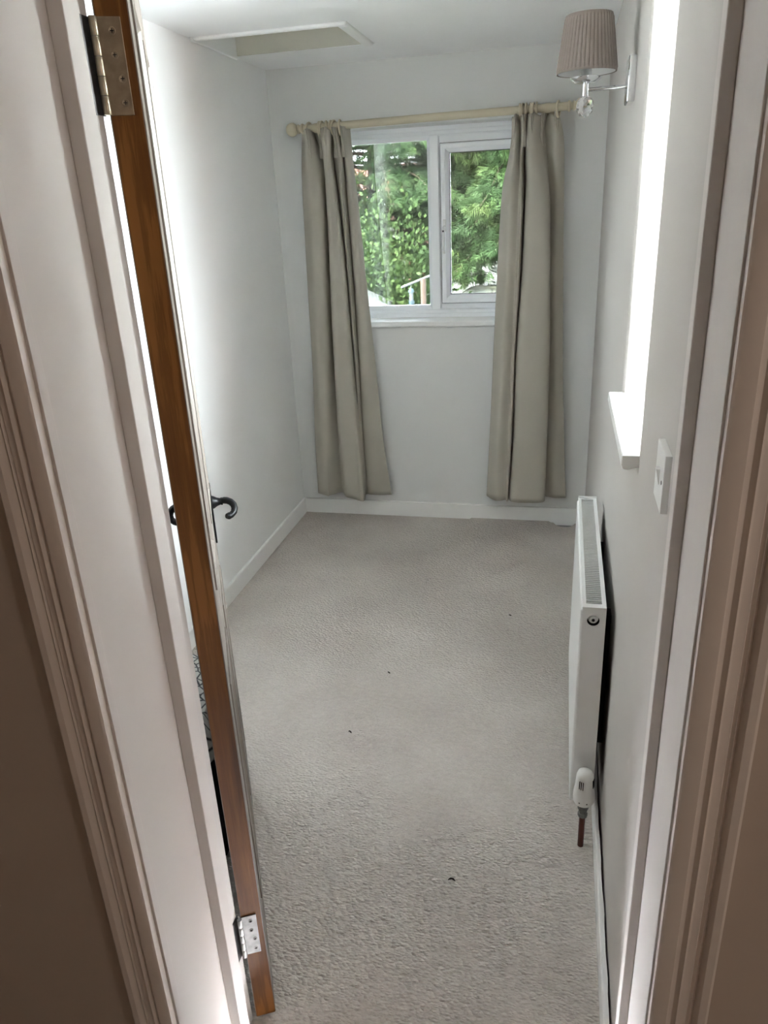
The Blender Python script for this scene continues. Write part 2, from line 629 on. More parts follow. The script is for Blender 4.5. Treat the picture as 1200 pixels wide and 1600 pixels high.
# ceiling with the loft hatch opening against the left wall
HX0, HX1, HY0, HY1 = XL, -0.785, 3.0, 3.43
mb = MB()
for a, b in (((XL - 0.2, YF - 0.05, ZC), (XR + 0.2, HY0, ZC + 0.24)), ((XL - 0.2, HY1, ZC), (XR + 0.2, YB + 0.2, ZC + 0.24)),
             ((HX1, HY0, ZC), (XR + 0.2, HY1, ZC + 0.24)), ((XL - 0.2, HY0, ZC + 0.2), (HX1, HY1, ZC + 0.24))):
    mb.box(a, b)
tag(mb.build('ceiling', 'ceiling'), 'white plastered bedroom ceiling', kind='structure')
hatch = thing('trim_1', 'boxed loft hatch opening in the ceiling beside the left wall', 'hatch', (HX0, HY0, ZC), kind='structure')
h = MB()
h.box((HX0 + 0.005, HY0 + 0.005, ZC - 0.012), (HX0 + 0.018, HY1 - 0.002, ZC + 0.19))
h.build('lining_board', 'wall_lit', hatch, bevel=0.004)
h = MB().box((HX0 + 0.012, HY1 - 0.012, ZC + 0.001), (HX1 - 0.001, HY1 - 0.001, ZC + 0.19))
h.build('lining_board', 'cream', hatch)
h = MB().box((HX0 + 0.018, HY0 + 0.001, ZC - 0.010), (HX1 - 0.002, HY0 + 0.03, ZC + 0.19))
h.build('lining_board', 'gloss', hatch, bevel=0.008, seg=3)
h = MB().box((HX1 - 0.045, HY0 + 0.03, ZC - 0.009), (HX1 - 0.001, HY1 - 0.001, ZC + 0.19))
h.build('lining_board', 'gloss', hatch, bevel=0.009, seg=3)
MB().box((HX0 + 0.012, HY0 + 0.03, ZC + 0.155), (HX1 - 0.045, HY1 - 0.012, ZC + 0.175)).build('hatch_board', 'cream', hatch)

# skirting boards
SK = 0.082
tag(MB().box((XL - 0.001, YF, -0.014), (XL + 0.014, YB, SK)).build('baseboard_left', 'gloss', bevel=0.004),
    'white painted skirting along the left wall', kind='structure')
mb = MB()
n = 60
top, bot = [], []
for i in range(n + 1):
    t = i / n
    x = XL + (XR - XL) * t
    top.append((x, SK + 0.0015 * math.sin(t * 7)))
poly = [(x, -0.014) for x, _ in (top[0], top[-1])]
mb.prism(poly + top[::-1], lambda u, v, hh: (u, hh, v), YB - 0.015, YB + 0.001)
tag(mb.build('baseboard_back', 'gloss'), 'white painted skirting under the curtained window', kind='structure')
# right skirting stands a ragged crack away from the wall
random.seed(5)
mb = MB()
ys = np.linspace(YF - 0.02, YB, 90)
rings = []
for y in ys:
    bk = XR - 0.0035 - 0.002 * random.random() - (0.002 if 1.35 < y < 1.75 else 0)
    tz = SK + 0.0015 * math.sin(y * 9)
    rings.append([(0.1385, y, -0.014), (bk, y, -0.014), (bk, y, tz), (0.1415, y, tz), (0.1385, y, tz - 0.004)])
mb.loft(rings)
tag(mb.build('baseboard_right', 'gloss'), 'white skirting cracked away from the right wall under the radiator', kind='structure')

# fitted carpet, edge lifted and ragged in the far right corner
mb = MB()
xs = np.linspace(XL + 0.014, 0.1385, 120)
edge = []
for x in xs:
    y = YB - 0.0155
    z = 0.0
    if -0.44 < x < -0.02:
        z = 0.007
    if 0.0 < x < 0.11:
        t = (x - 0.0) / 0.11
        y -= 0.055 * math.sin(math.pi * t) ** 0.7 + 0.004 * math.sin(90 * x)
    if x >= 0.11:
        y -= 0.004 * math.sin(160 * x)
    edge.append((x, y, z))
rows = [[(x, YF - 0.02, 0.0) for x in xs], [(x, 3.60, 0.0) for x in xs], [(x, min(y - 0.02, 3.72), 0.0) for x, y, z in edge], edge,
        [(x, y, -0.012) for x, y, z in edge]]
mb.loft(rows, closed=False)
tag(mb.build('fitted_carpet', 'carpet', smooth=True), 'beige loop-pile fitted carpet covering the bedroom floor', 'carpet')

# ------------------------------------------------------------------ doorway linings, stops and architraves
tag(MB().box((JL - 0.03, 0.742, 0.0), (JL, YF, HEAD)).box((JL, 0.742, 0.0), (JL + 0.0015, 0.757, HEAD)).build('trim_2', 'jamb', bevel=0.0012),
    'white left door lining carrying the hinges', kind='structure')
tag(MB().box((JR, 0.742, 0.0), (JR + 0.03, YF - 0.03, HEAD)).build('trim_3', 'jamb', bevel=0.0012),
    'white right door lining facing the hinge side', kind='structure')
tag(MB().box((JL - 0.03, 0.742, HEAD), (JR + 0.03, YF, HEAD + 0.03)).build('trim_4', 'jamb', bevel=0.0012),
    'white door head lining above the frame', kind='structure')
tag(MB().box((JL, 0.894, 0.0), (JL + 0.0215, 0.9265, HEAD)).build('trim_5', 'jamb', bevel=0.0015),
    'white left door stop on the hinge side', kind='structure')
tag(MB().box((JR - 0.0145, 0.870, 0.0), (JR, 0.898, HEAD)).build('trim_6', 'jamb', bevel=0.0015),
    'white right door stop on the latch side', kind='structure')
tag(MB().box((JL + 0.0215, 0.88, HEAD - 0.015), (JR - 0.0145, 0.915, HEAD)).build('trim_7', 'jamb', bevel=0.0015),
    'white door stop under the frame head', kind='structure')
ARCH = [(0, 0), (0, 0.014), (0.004, 0.0165), (0.020, 0.0165), (0.0225, 0.0125), (0.027, 0.0105), (0.0295, 0.013), (0.032, 0.0155),
        (0.034, 0.0125), (0.036, 0.0115), (0.044, 0.012), (0.0455, 0.0095), (0.049, 0.0125), (0.0525, 0.0095), (0.055, 0.013), (0.0575, 0.0195),
        (0.066, 0.0205), (0.0695, 0.018), (0.070, 0)]
# (offset from the opening, projection into the hall)
mb = MB().prism(ARCH, lambda u, v, hh: (JL - 0.003 - u, 0.744 - v, hh), -0.001, HEAD + 0.06)
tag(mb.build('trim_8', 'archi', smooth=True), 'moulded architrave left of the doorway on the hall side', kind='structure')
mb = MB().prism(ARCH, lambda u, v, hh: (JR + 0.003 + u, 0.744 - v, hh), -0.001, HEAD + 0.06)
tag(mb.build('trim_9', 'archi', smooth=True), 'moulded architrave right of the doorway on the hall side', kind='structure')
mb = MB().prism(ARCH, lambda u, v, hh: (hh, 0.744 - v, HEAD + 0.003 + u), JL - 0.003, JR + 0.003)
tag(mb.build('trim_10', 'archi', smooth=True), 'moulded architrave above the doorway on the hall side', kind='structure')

# ------------------------------------------------------------------ back window
w1 = thing('window_1', 'white two-light window between the beige curtains at the end wall', 'window', (-0.635, 3.93, 1.057), kind='structure')
X0, X1, Z0, Z1 = WIN[0], WIN[1], 1.057, 1.937
FW = 3.92
fx = lambda a, b, d: (a, FW + d, b)
outer = [(0.0, 0.055), (0.0, 0.0), (0.018, 0.0), (0.021, 0.004), (0.036, 0.004), (0.040, 0.010), (0.058, 0.022), (0.058, 0.055)]
MB().frame((X0, X1, Z0, Z1), outer, fx).build('outer_frame', 'upvc', w1, bevel=0.0008)
mu = MB()
mz0, mz1 = Z0 + 0.022, Z1 - 0.022
poly = [(-0.631 - 0.036, 0.022), (-0.631 - 0.020, 0.004), (-0.631 + 0.020, 0.004), (-0.631 + 0.030, 0.016), (-0.631 + 0.030, 0.055), (-0.631 - 0.036, 0.055)]
zin = lambda x: 0.034 - abs(x + 0.631) * 0.9
ringsb = [(x, FW + d - 0.0005, Z0 + 0.020 + abs(x + 0.631) * 0.95) for x, d in poly]
ringst = [(x, FW + d - 0.0005, Z1 - 0.020 - abs(x + 0.631) * 0.95) for x, d in poly]
mu.loft([ringsb, ringst])
mu.build('mullion', 'upvc', w1, bevel=0.0008)
sash = MB().frame((-0.599, X1 - 0.044, Z0 + 0.070, Z1 - 0.076),
                  [(0.0, 0.045), (0.0, -0.004), (0.004, -0.008), (0.022, -0.008), (0.026, -0.004), (0.042, 0.012), (0.042, 0.045)], fx)
so = sash.build('casement_sash', 'upvc', w1, bevel=0.0008)
MB().frame((-0.6015, X1 - 0.0415, Z0 + 0.0675, Z1 - 0.0735), [(0, 0.012), (0, 0.002), (0.004, 0.002), (0.004, 0.012)], fx).build('gasket', 'rubber', so)
MB().frame((-0.558, X1 - 0.085, Z0 + 0.111, Z1 - 0.117), [(0, 0.014), (0, 0.011), (0.004, 0.011), (0.004, 0.014)], fx).build('gasket', 'rubber', so)
MB().box((X0 + 0.05, FW + 0.024, Z0 + 0.05), (-0.66, FW + 0.028, Z1 - 0.05)).build('pane', 'glass_fixed', w1)
MB().box((-0.562, FW + 0.013, Z0 + 0.108), (X1 - 0.08, FW + 0.017, Z1 - 0.114)).build('pane', 'glass_dimmed', w1)
MB().frame((-0.622, X1 - 0.03, Z0 + 0.045, Z1 - 0.045), [(0, 0.05), (0, 0.012), (0.040, 0.012), (0.040, 0.05)], fx).build('casement_frame', 'upvc', w1)
hd = MB().box((-0.589, FW - 0.020, 1.468), (-0.573, FW - 0.008, 1.525)).build('handle', 'plastic', w1, bevel=0.004, seg=3)
lv = MB().tube([(-0.581, FW - 0.018, 1.49), (-0.581, FW - 0.040, 1.488), (-0.583, FW - 0.046, 1.47), (-0.584, FW - 0.043, 1.42), (-0.583, FW - 0.040, 1.368)],
               [0.008, 0.008, 0.0085, 0.0065, 0.007], 10)
lv.build('lever', 'plastic', hd, smooth=True)
MB().lathe([(0.0045, 0), (0.0045, 0.003)], (-0.583, FW - 0.0555, 1.472), (0, 1, 0), 12).build('key_hole', 'rubber', hd)
mb = MB()
prof = [(3.772, 1.036), (3.776, 1.030), (3.93, 1.030), (3.93, 1.057), (3.778, 1.057), (3.772, 1.053)]
mb.loft([[(x, y, z) for y, z in prof] for x in (WIN[0] - 0.03, WIN[1] + 0.03)])
mb.build('sill', 'gloss', w1, bevel=0.002)

# ------------------------------------------------------------------ side window in the right wall
w2 = thing('window_2', 'deep side window above the radiator with a protruding white sill', 'window', (0.33, 1.70, 1.135), kind='structure')
fs = lambda a, b, d: (0.325 + d, a, b)
MB().frame((SID[0], SID[1], 1.135, SID[3]), [(0, 0.055), (0, 0), (0.04, 0.0), (0.058, 0.02), (0.058, 0.055)], fs).build('outer_frame', 'upvc', w2, bevel=0.001)
MB().box((0.345, SID[0] + 0.05, 1.18), (0.349, SID[1] - 0.05, SID[3] - 0.05)).build('pane', 'glass', w2)
mb = MB()
prof = [(0.122, 1.116), (0.126, 1.107), (0.136, 1.105), (0.150, 1.110), (0.335, 1.110), (0.335, 1.135), (0.123, 1.135)]
mb.loft([[(x, y, z) for x, z in prof] for y in (SID[0] - 0.008, SID[1] + 0.012)])
mb.build('sill', 'gloss', w2, bevel=0.0025)

# ------------------------------------------------------------------ door, swung into the room
TH = R(116.4)
door = thing('door_1', 'part-open panelled door seen edge-on, stained wood edge and cream face', 'door', (-0.574, 0.978, 0.0), kind='structure')
door.rotation_euler = (0, 0, TH)
# local frame: +x along the leaf from the hinge, -y towards the hall-side face
DW, DT, DZ0, DZ1 = 0.735, 0.042, 0.010, 1.991
leaf = MB()
STILE, RAILS = 0.100, [(DZ0, 0.23), (0.78, 0.98), (DZ1 - 0.11, DZ1)]
leaf.box((0.0, -DT + 0.0015, DZ0), (0.0015, -0.0015, DZ1))
lf = leaf.build('hinge_edge', 'pine', door, local=True)
lf['label'] = 'dark stained bare wood hinge edge'
st = MB()
for a, b in ((0.0015, STILE), (DW - STILE, DW), (DW / 2 - 0.05, DW / 2 + 0.05)):
    st.box((a, -DT, DZ0), (b, 0, DZ1))
for a, b in RAILS:
    st.box((0.0015, -DT + 0.0002, a), (DW, -0.0002, b))
stl = st.build('stiles_and_rails', 'door_paint', door, local=True)
for xa, xb in ((STILE, DW / 2 - 0.05), (DW / 2 + 0.05, DW - STILE)):
    for za, zb in ((0.23, 0.78), (0.98, DZ1 - 0.11)):
        p = MB().box((xa, -DT + 0.012, za), (xb, -0.012, zb)).build('door_panel', 'door_paint', door, local=True)
        for sgn in (0, 1):
            fl = (lambda a, b, d: (a, -DT + d, b)) if sgn == 0 else (lambda a, b, d: (a, -d, b))
            MB().frame((xa, xb, za, zb), [(0, 0.013), (0, -0.003), (0.006, -0.004), (0.012, 0.002), (0.018, 0.010), (0.018, 0.013)], fl) \
                .build('panel_moulding', 'door_paint', p, local=True, smooth=True)


def knuckle_hinge(z0, z1, plate, knuck, dark, tilt, label):
    """butt hinge: leaf on the door edge, leaf on the lining, five knuckles"""
    hz = (z0 + z1) / 2
    hinge = MB().box((-0.0022, -0.0305, z0), (0.0008, -0.002, z1)).build('hinge', plate, door, local=True, bevel=0.0006)
    hinge['label'] = label
    for k, (dy, zz) in enumerate(((-0.0185, .86), (-0.0175, .62), (-0.0225, .38), (-0.0215, .13))):
        zc = z0 + (z1 - z0) * zz
        sc = MB().lathe([(0.0047, -0.0003), (0.0047, 0.0004), (0.0040, 0.0008), (0.0016, 0.0004), (0.001, -0.0006)], (-0.0022, dy, zc), (-1, 0, 0), 14)
        sc.build('screw', dark if plate == 'steel' else 'brass', hinge, local=True, smooth=True)
        x = MB().box((-0.0034, dy - 0.0024, zc - 0.0005), (-0.0024, dy + 0.0024, zc + 0.0005)) \
            .box((-0.0034, dy - 0.0005, zc - 0.0024), (-0.0024, dy + 0.0005, zc + 0.0024))
        x.build('screw_slot', 'dark', hinge, local=True)
    L = (z1 - z0) / 5
    for k in range(5):
        MB().lathe([(0.0045, 0.0004), (0.0048, 0.001), (0.0048, L - 0.001), (0.0045, L - 0.0004)], (-0.0055, 0.002, z0 + k * L), (0, 0, 1), 16) \
            .build('knuckle', knuck, hinge, local=True, smooth=True)
    # leaf on the lining: lining plane in the door's local frame
    inv = (Matrix.Translation(door.location) @ Matrix.Rotation(TH, 4, 'Z')).inverted()
    j = MB().box((JL, YF - 0.034, z0), (JL + 0.0022, YF + 0.003, z1))
    for v in j.bm.verts:
        v.co = inv @ v.co
    j.build('frame_leaf', dark, hinge, local=True)


knuckle_hinge(1.722, 1.830, 'brass', 'brass', 'darksteel', 0, 'aged brass top hinge with four screws')
knuckle_hinge(0.200, 0.304, 'steel', 'steel', 'darksteel', 0, 'dull grey bottom hinge with bare screw holes')

# black iron lever handles on both faces
HU = DW - 0.062


def lever(sign, label):
    s = -1 if sign < 0 else 1           # -1: hall-side face at y=-DT, +1: room-side face at y=0
    f = lambda u, nn, z: (HU + u, (-DT - nn) if s < 0 else nn, z)
    poly = []
    for a in range(13):                 # plate with a pointed top and bottom
        t = math.pi * a / 12
        poly.append((0.021 * math.cos(t), 0.975 + 0.010 * math.sin(t)))
    for a in range(13):
        t = math.pi + math.pi * a / 12
        poly.append((0.021 * math.cos(t), 0.837 + 0.010 * math.sin(t)))
    plate = MB().prism(poly, lambda u, v, hh: f(u, hh, v), 0.0, 0.0045).build('handle_plate', 'iron', door, local=True, bevel=0.0012)
    plate['label'] = label
    boss = MB()
    prof = [(0.017, 0.004), (0.016, 0.008), (0.011, 0.016), (0.0085, 0.024), (0.0095, 0.027), (0.0095, 0.030)]
    boss.lathe(prof, f(0, 0, 0.935), (0, -1 if s < 0 else 1, 0), 20)
    boss.build('boss', 'iron', plate, local=True, smooth=True)
    pts = [(0, 0.026, 0.936), (-0.003, 0.034, 0.9375), (-0.008, 0.041, 0.938), (-0.015, 0.049, 0.936), (-0.022, 0.055, 0.931), (-0.030, 0.057, 0.924),
           (-0.038, 0.054, 0.917), (-0.045, 0.047, 0.913), (-0.051, 0.040, 0.913), (-0.054, 0.035, 0.915)]
    rad = [0.0075, 0.0085, 0.0085, 0.0085, 0.0083, 0.008, 0.0078, 0.0078, 0.0085, 0.0062]
    sm = []
    for i in range(len(pts) - 1):
        for k in range(3):
            t = k / 3
            sm.append((tuple(pts[i][q] * (1 - t) + pts[i + 1][q] * t for q in range(3)), rad[i] * (1 - t) + rad[i + 1] * t))
    sm.append((pts[-1], rad[-1]))
    MB().tube([f(*p) for p, _ in sm], [q for _, q in sm], 14).build('lever', 'iron', plate, local=True, smooth=True)


lever(-1, 'black iron lever with curled end on the cream face')
lever(1, 'black iron lever on the hidden room face')

# ------------------------------------------------------------------ curtains
LEFT_FOLDS = [
    (1.926, [(-1.206,3.705), (-1.174,3.665), (-1.159,3.695), (-1.161,3.750), (-1.095,3.665), (-1.077,3.655), (-1.063,3.680), (-1.067,3.735), (-1.034,3.665), (-1.042,3.735), (-1.012,3.670), (-0.997,3.695), (-0.984,3.725)]),
    (1.807, [(-1.222,3.720), (-1.185,3.675), (-1.144,3.692), (-1.126,3.757), (-1.099,3.667), (-1.080,3.655), (-1.068,3.657), (-1.071,3.730), (-1.019,3.667), (-1.032,3.745), (-1.005,3.695), (-0.993,3.705), (-0.982,3.735)]),
    (1.670, [(-1.236,3.735), (-1.187,3.685), (-1.135,3.690), (-1.130,3.765), (-1.099,3.670), (-1.078,3.655), (-1.050,3.635), (-1.062,3.725), (-1.026,3.670), (-1.025,3.755), (-1.009,3.720), (-0.986,3.715), (-0.975,3.745)]),
    (1.324, [(-1.247,3.735), (-1.191,3.685), (-1.143,3.690), (-1.136,3.765), (-1.106,3.670), (-1.078,3.655), (-1.034,3.635), (-1.041,3.725), (-1.015,3.670), (-1.018,3.755), (-1.002,3.720), (-0.972,3.715), (-0.954,3.745)]),
    (0.921, [(-1.254,3.735), (-1.204,3.685), (-1.161,3.690), (-1.149,3.765), (-1.116,3.670), (-1.080,3.655), (-1.025,3.635), (-1.034,3.725), (-1.008,3.670), (-1.013,3.755), (-0.997,3.720), (-0.959,3.715), (-0.929,3.745)]),
    (0.483, [(-1.272,3.730), (-1.224,3.690), (-1.187,3.697), (-1.151,3.760), (-1.119,3.677), (-1.077,3.660), (-1.011,3.635), (-1.016,3.715), (-1.010,3.697), (-1.013,3.750), (-1.001,3.730), (-0.947,3.725), (-0.903,3.745)]),
    (0.139, [(-1.280,3.725), (-1.219,3.695), (-1.204,3.705), (-1.152,3.755), (-1.109,3.685), (-1.065,3.665), (-1.000,3.635), (-1.009,3.705), (-1.016,3.725), (-1.002,3.745), (-0.990,3.740), (-0.924,3.735), (-0.869,3.745)]),
]
RIGHT_FOLDS = [
    (1.921, [(-0.248,3.715), (-0.230,3.660), (-0.217,3.700), (-0.204,3.665), (-0.197,3.745), (-0.177,3.670), (-0.158,3.655), (-0.124,3.695), (-0.115,3.745), (-0.081,3.705), (-0.049,3.725)]),
    (1.846, [(-0.249,3.715), (-0.229,3.660), (-0.212,3.700), (-0.199,3.665), (-0.195,3.745), (-0.180,3.670), (-0.153,3.655), (-0.124,3.695), (-0.107,3.745), (-0.062,3.705), (-0.030,3.725)]),
    (1.758, [(-0.262,3.720), (-0.236,3.663), (-0.212,3.690), (-0.205,3.660), (-0.192,3.755), (-0.177,3.667), (-0.150,3.652), (-0.113,3.683), (-0.095,3.750), (-0.059,3.720), (-0.023,3.735)]),
    (1.628, [(-0.288,3.725), (-0.247,3.665), (-0.212,3.680), (-0.199,3.655), (-0.188,3.765), (-0.174,3.665), (-0.129,3.650), (-0.083,3.670), (-0.086,3.755), (-0.048,3.735), (-0.018,3.745)]),
    (1.300, [(-0.305,3.725), (-0.259,3.665), (-0.219,3.680), (-0.203,3.655), (-0.196,3.765), (-0.183,3.665), (-0.125,3.650), (-0.068,3.670), (-0.075,3.755), (-0.041,3.735), (-0.006,3.745)]),
    (0.917, [(-0.319,3.725), (-0.271,3.665), (-0.232,3.680), (-0.218,3.655), (-0.215,3.765), (-0.200,3.665), (-0.131,3.650), (-0.057,3.670), (-0.064,3.755), (-0.025,3.735), (0.008,3.745)]),
    (0.500, [(-0.334,3.725), (-0.287,3.665), (-0.240,3.680), (-0.226,3.655), (-0.222,3.765), (-0.207,3.665), (-0.131,3.650), (-0.054,3.670), (-0.061,3.755), (-0.009,3.735), (0.032,3.745)]),
    (0.160, [(-0.348,3.725), (-0.296,3.665), (-0.248,3.680), (-0.239,3.655), (-0.235,3.765), (-0.220,3.665), (-0.138,3.650), (-0.055,3.670), (-0.063,3.755), (-0.002,3.735), (0.056,3.745)]),
]


def catmull(pts, sub):
    out = []
    P = [pts[0]] + list(pts) + [pts[-1]]
    for i in range(1, len(P) - 2):
        p0, p1, p2, p3 = (np.array(P[i + k]) for k in (-1, 0, 1, 2))
        for k in range(sub):
            t = k / sub
            out.append(0.5 * ((2 * p1) + (p2 - p0) * t + (2 * p0 - 5 * p1 + 4 * p2 - p3) * t * t + (3 * p1 - p0 - 3 * p2 + p3) * t ** 3))
    out.append(np.array(P[-2]))
    return out


def make_curtain(folds, label, seed, hem, pleats):
    rnd = random.Random(seed)
    rows = [[np.array((x, y, z)) for x, y in catmull(l, 7)] for z, l in folds]
    cols = list(zip(*rows))
    cols = [catmull(c, 7) for c in cols]
    rows = list(zip(*cols))
    nr = len(rows)
    ph = rnd.random() * 6
    for r_ in rows:
        for k, p in enumerate(r_):
            p[1] = min(p[1], 3.764)
            p[1] += 0.0025 * math.sin(p[2] * 9 + k * 0.21 + ph) - 0.002
            p[1] = min(p[1], 3.764)
    zt = folds[0][0]
    root = thing('curtain', label, 'curtain', (float(rows[-1][len(rows[-1]) // 2][0]), 3.70, float(folds[-1][0])), 'beige curtains at the end window')
    mb = MB()
    heading = [[np.array((p[0], p[1] + 0.003, zt + 0.012 - 0.006 * math.sin(k * 0.7))) for k, p in enumerate(rows[0])]]
    mb.loft(heading + [list(r_) for r_ in rows], closed=False)
    d = mb.build('drape', 'curtain', root, smooth=True)
    d.data.polygons.foreach_set('use_smooth', [True] * len(d.data.polygons))
    so_ = d.modifiers.new('thickness', 'SOLIDIFY')
    so_.thickness = 0.003
    so_.offset = -1
    lr = [[np.array((p[0], min(p[1] + 0.006, 3.770), p[2])) for p in r_] for r_ in rows[:-1]]
    lm = MB()
    lm.loft(lr, closed=False)
    lo = lm.build('lining', 'lining', root, smooth=True)
    lo.data.polygons.foreach_set('use_smooth', [True] * len(lo.data.polygons))
    lo['label'] = 'white lining on the window side'
    for k, px_ in enumerate(pleats):
        yb_ = min(float(p[1]) for p in rows[0] if abs(p[0] - px_) < 0.012) + 0.004
        pr_ = []
        for t in np.linspace(0, 1, 9):
            z = zt + 0.013 - 0.125 * t
            dep = 0.030 * (1 - t) ** 0.8 - 0.007
            hw = 0.0070 - 0.002 * math.sin(math.pi * t) + 0.001 * math.sin(5 * t + k)
            cx_ = px_ + 0.004 * math.sin(3 * t + 2 * k)
            pr_.append([(cx_ - hw * 1.5, yb_ + 0.006, z), (cx_ - hw, yb_ - dep * 0.75, z), (cx_ - hw * 0.45, yb_ - dep, z), (cx_, yb_ - dep * 0.55, z),
                        (cx_ + hw * 0.45, yb_ - dep, z), (cx_ + hw, yb_ - dep * 0.75, z), (cx_ + hw * 1.5, yb_ + 0.006, z)])
        pm = MB()
        pm.loft(pr_)
        pm.build('pinch_pleat', 'curtain', root, smooth=True)
    # stitched hem, a fold of cloth a little proud of the drape
    i0 = next(i for i, r_ in enumerate(rows) if r_[0][2] < folds[-1][0] + hem)
    hm = MB()
    hr = []
    for r_ in rows[i0:]:
        hr.append([p + np.array((0, -0.0022, 0)) for p in r_])
    hr.append([p + np.array((0, -0.0010, -0.003)) for p in rows[-1]])
    hm.loft(hr, closed=False)
    ho = hm.build('hem', 'curtain', root, smooth=True)
    ho.data.polygons.foreach_set('use_smooth', [True] * len(ho.data.polygons))
    return root


make_curtain(LEFT_FOLDS, 'beige lined curtain hanging left of the window, flaring towards its hem', 3, 0.075, (-1.171, -1.116, -1.080, -1.046, -1.006))
make_curtain(RIGHT_FOLDS, 'beige lined curtain hanging right of the window beside the wall lamp', 8, 0.075, (-0.062, -0.118, -0.158, -0.196, -0.232))

# ------------------------------------------------------------------ curtain rod and rings
RY, RZ0, RZ1 = 3.70, 1.944, 1.957
XA, XB = -1.20, -0.012
axis = Vector((XB - XA, 0, RZ1 - RZ0)).normalized()
rz = lambda x: RZ0 + (x - XA) / (XB - XA) * (RZ1 - RZ0)
rod = thing('curtain_rod', 'cream painted curtain rod with ball ends above the window', 'curtain rod', (-0.61, RY, 1.95))
MB().tube([(XA, RY, RZ0), (-0.6, RY, rz(-0.6) + 0.002), (XB, RY, RZ1)], 0.0165, 24).build('pole', 'cream_wood', rod, smooth=True)
fin = [(0.0165, -0.004), (0.0205, -0.002), (0.0225, 0.003), (0.0205, 0.007), (0.0155, 0.009), (0.015, 0.017), (0.019, 0.020), (0.0205, 0.023), (0.018, 0.026), (0.015, 0.029)]
ball = [(0.029 * math.sin(a), 0.054 - 0.029 * math.cos(a)) for a in np.linspace(0.55, math.pi - 0.001, 14)]
for x, sg in ((XA, -1), (XB, 1)):
    MB().lathe(fin + ball, (x, RY, rz(x)), axis * sg, 28).build('finial', 'cream_wood', rod, smooth=True)
for x in (-1.135, -0.10):
    b = MB().tube([(x, YB + 0.001, rz(x) - 0.016), (x, RY + 0.02, rz(x) - 0.016)], 0.010, 16)
    b.lathe([(0.028, 0), (0.028, 0.006), (0.022, 0.012), (0.012, 0.014)], (x, YB, rz(x) - 0.016), (0, -1, 0), 24)
    b.tube([(x - 0.012, RY, rz(x) - 0.001), (x + 0.012, RY, rz(x) - 0.001)], 0.0195, 20)
    b.build('bracket', 'cream_wood', rod, smooth=True)


def ring_mesh(mb, c, ax, rr, rt, n=28, m=10):
    ax = Vector(ax).normalized()
    u = ax.orthogonal().normalized()
    w = ax.cross(u)
    rings = []
    for i in range(n + 1):
        a = 2 * math.pi * i / n
        rad = u * math.cos(a) + w * math.sin(a)
        rings.append([Vector(c) + rad * (rr + rt * math.cos(2 * math.pi * k / m)) + ax * rt * math.sin(2 * math.pi * k / m) for k in range(m)])
    return mb.loft(rings, True, False)


ORD = ['first', 'second', 'third', 'fourth', 'fifth', 'sixth', 'seventh']
RR = 0.0300
ring0 = None
for side, xs_ in (('left', (-1.171, -1.122, -1.110, -1.088, -1.067, -1.052, -1.024)), ('right', (-0.055, -0.146, -0.160, -0.172, -0.190, -0.204, -0.217))):
    for k, x in enumerate(xs_):
        cz = rz(x) - (RR - 0.0050 - 0.0174)
        if ring0 is None:
            ring0 = thing('curtain_ring', '', 'curtain ring', (x, RY, cz))
            ring_mesh(MB(), (x, RY, cz), (1, 0, 0), RR, 0.0050).build('hoop', 'cream_wood', ring0, smooth=True)
            e = MB()
            ring_mesh(e, (x, RY, cz - RR - 0.0075), (0, 1, 0), 0.0038, 0.0009, 16, 6)
            e.build('screw_eye', 'steel', ring0, smooth=True)
            rg = ring0
        else:
            rg = copy_tree(ring0)
        rg.location = (x, RY, cz)
        rg.rotation_euler = (0, 0, R(((k * 37) % 23) - 11))
        if k == 0:
            rg['label'] = 'single cream curtain ring standing apart by the %s ball end of the rod' % side
        else:
            rg['label'] = '%s cream curtain ring along the rod from its %s ball end' % (ORD[k], side)
        rg['group'] = 'cream rings on the curtain rod'

# ------------------------------------------------------------------ radiator
RX0, RX1, RY0, RY1, RZA, RZB = 0.072, 0.132, 1.635, 2.36, 0.098, 0.692
rad = thing('radiator', 'white single-panel radiator with top grille under the side window', 'radiator', (0.10, 2.0, 0.0))
MB().box((RX0, RY0 + 0.001, RZA), (RX0 + 0.013, RY1 - 0.001, RZB - 0.008)).build('front_panel', 'rad', rad, bevel=0.005, seg=3)
MB().box((RX0 + 0.0125, RY0 + 0.012, RZA + 0.01), (RX1 - 0.006, RY1 - 0.012, RZB - 0.035)).build('shaded_fins', 'rad_dark', rad)  # near-black block, the shade under the grille put into its colour
g = MB()
gx0, gx1 = RX0 + 0.013, RX1 - 0.010
g.box((RX0 + 0.0045, RY0, RZB - 0.004), (gx0, RY1, RZB))
g.box((RX0 + 0.0045, RY0, RZB - 0.012), (RX0 + 0.0065, RY1, RZB - 0.004))
g.box((gx1, RY0, RZB - 0.004), (RX1, RY1, RZB))
g.box((RX1 - 0.0012, RY0, RZB - 0.05), (RX1, RY1, RZB - 0.004))
g.box((gx0, RY0, RZB - 0.004), (gx1, RY0 + 0.018, RZB))
g.box((gx0, RY1 - 0.014, RZB - 0.004), (gx1, RY1, RZB))
grille = g.build('top_grille', 'rad', rad)
slat = None
yy = RY0 + 0.018
pitch = (RY1 - 0.014 - yy) / 68
for k in range(1, 68):
    if slat is None:
        slat = MB().box((gx0, yy + pitch * 1 - 0.0012, RZB - 0.0055), (gx1, yy + pitch * 1 + 0.0012, RZB - 0.0018)).build('slat', 'rad', grille)
    else:
        c = slat.copy()
        C.objects.link(c)
        c.location = (0, pitch * (k - 1), 0)
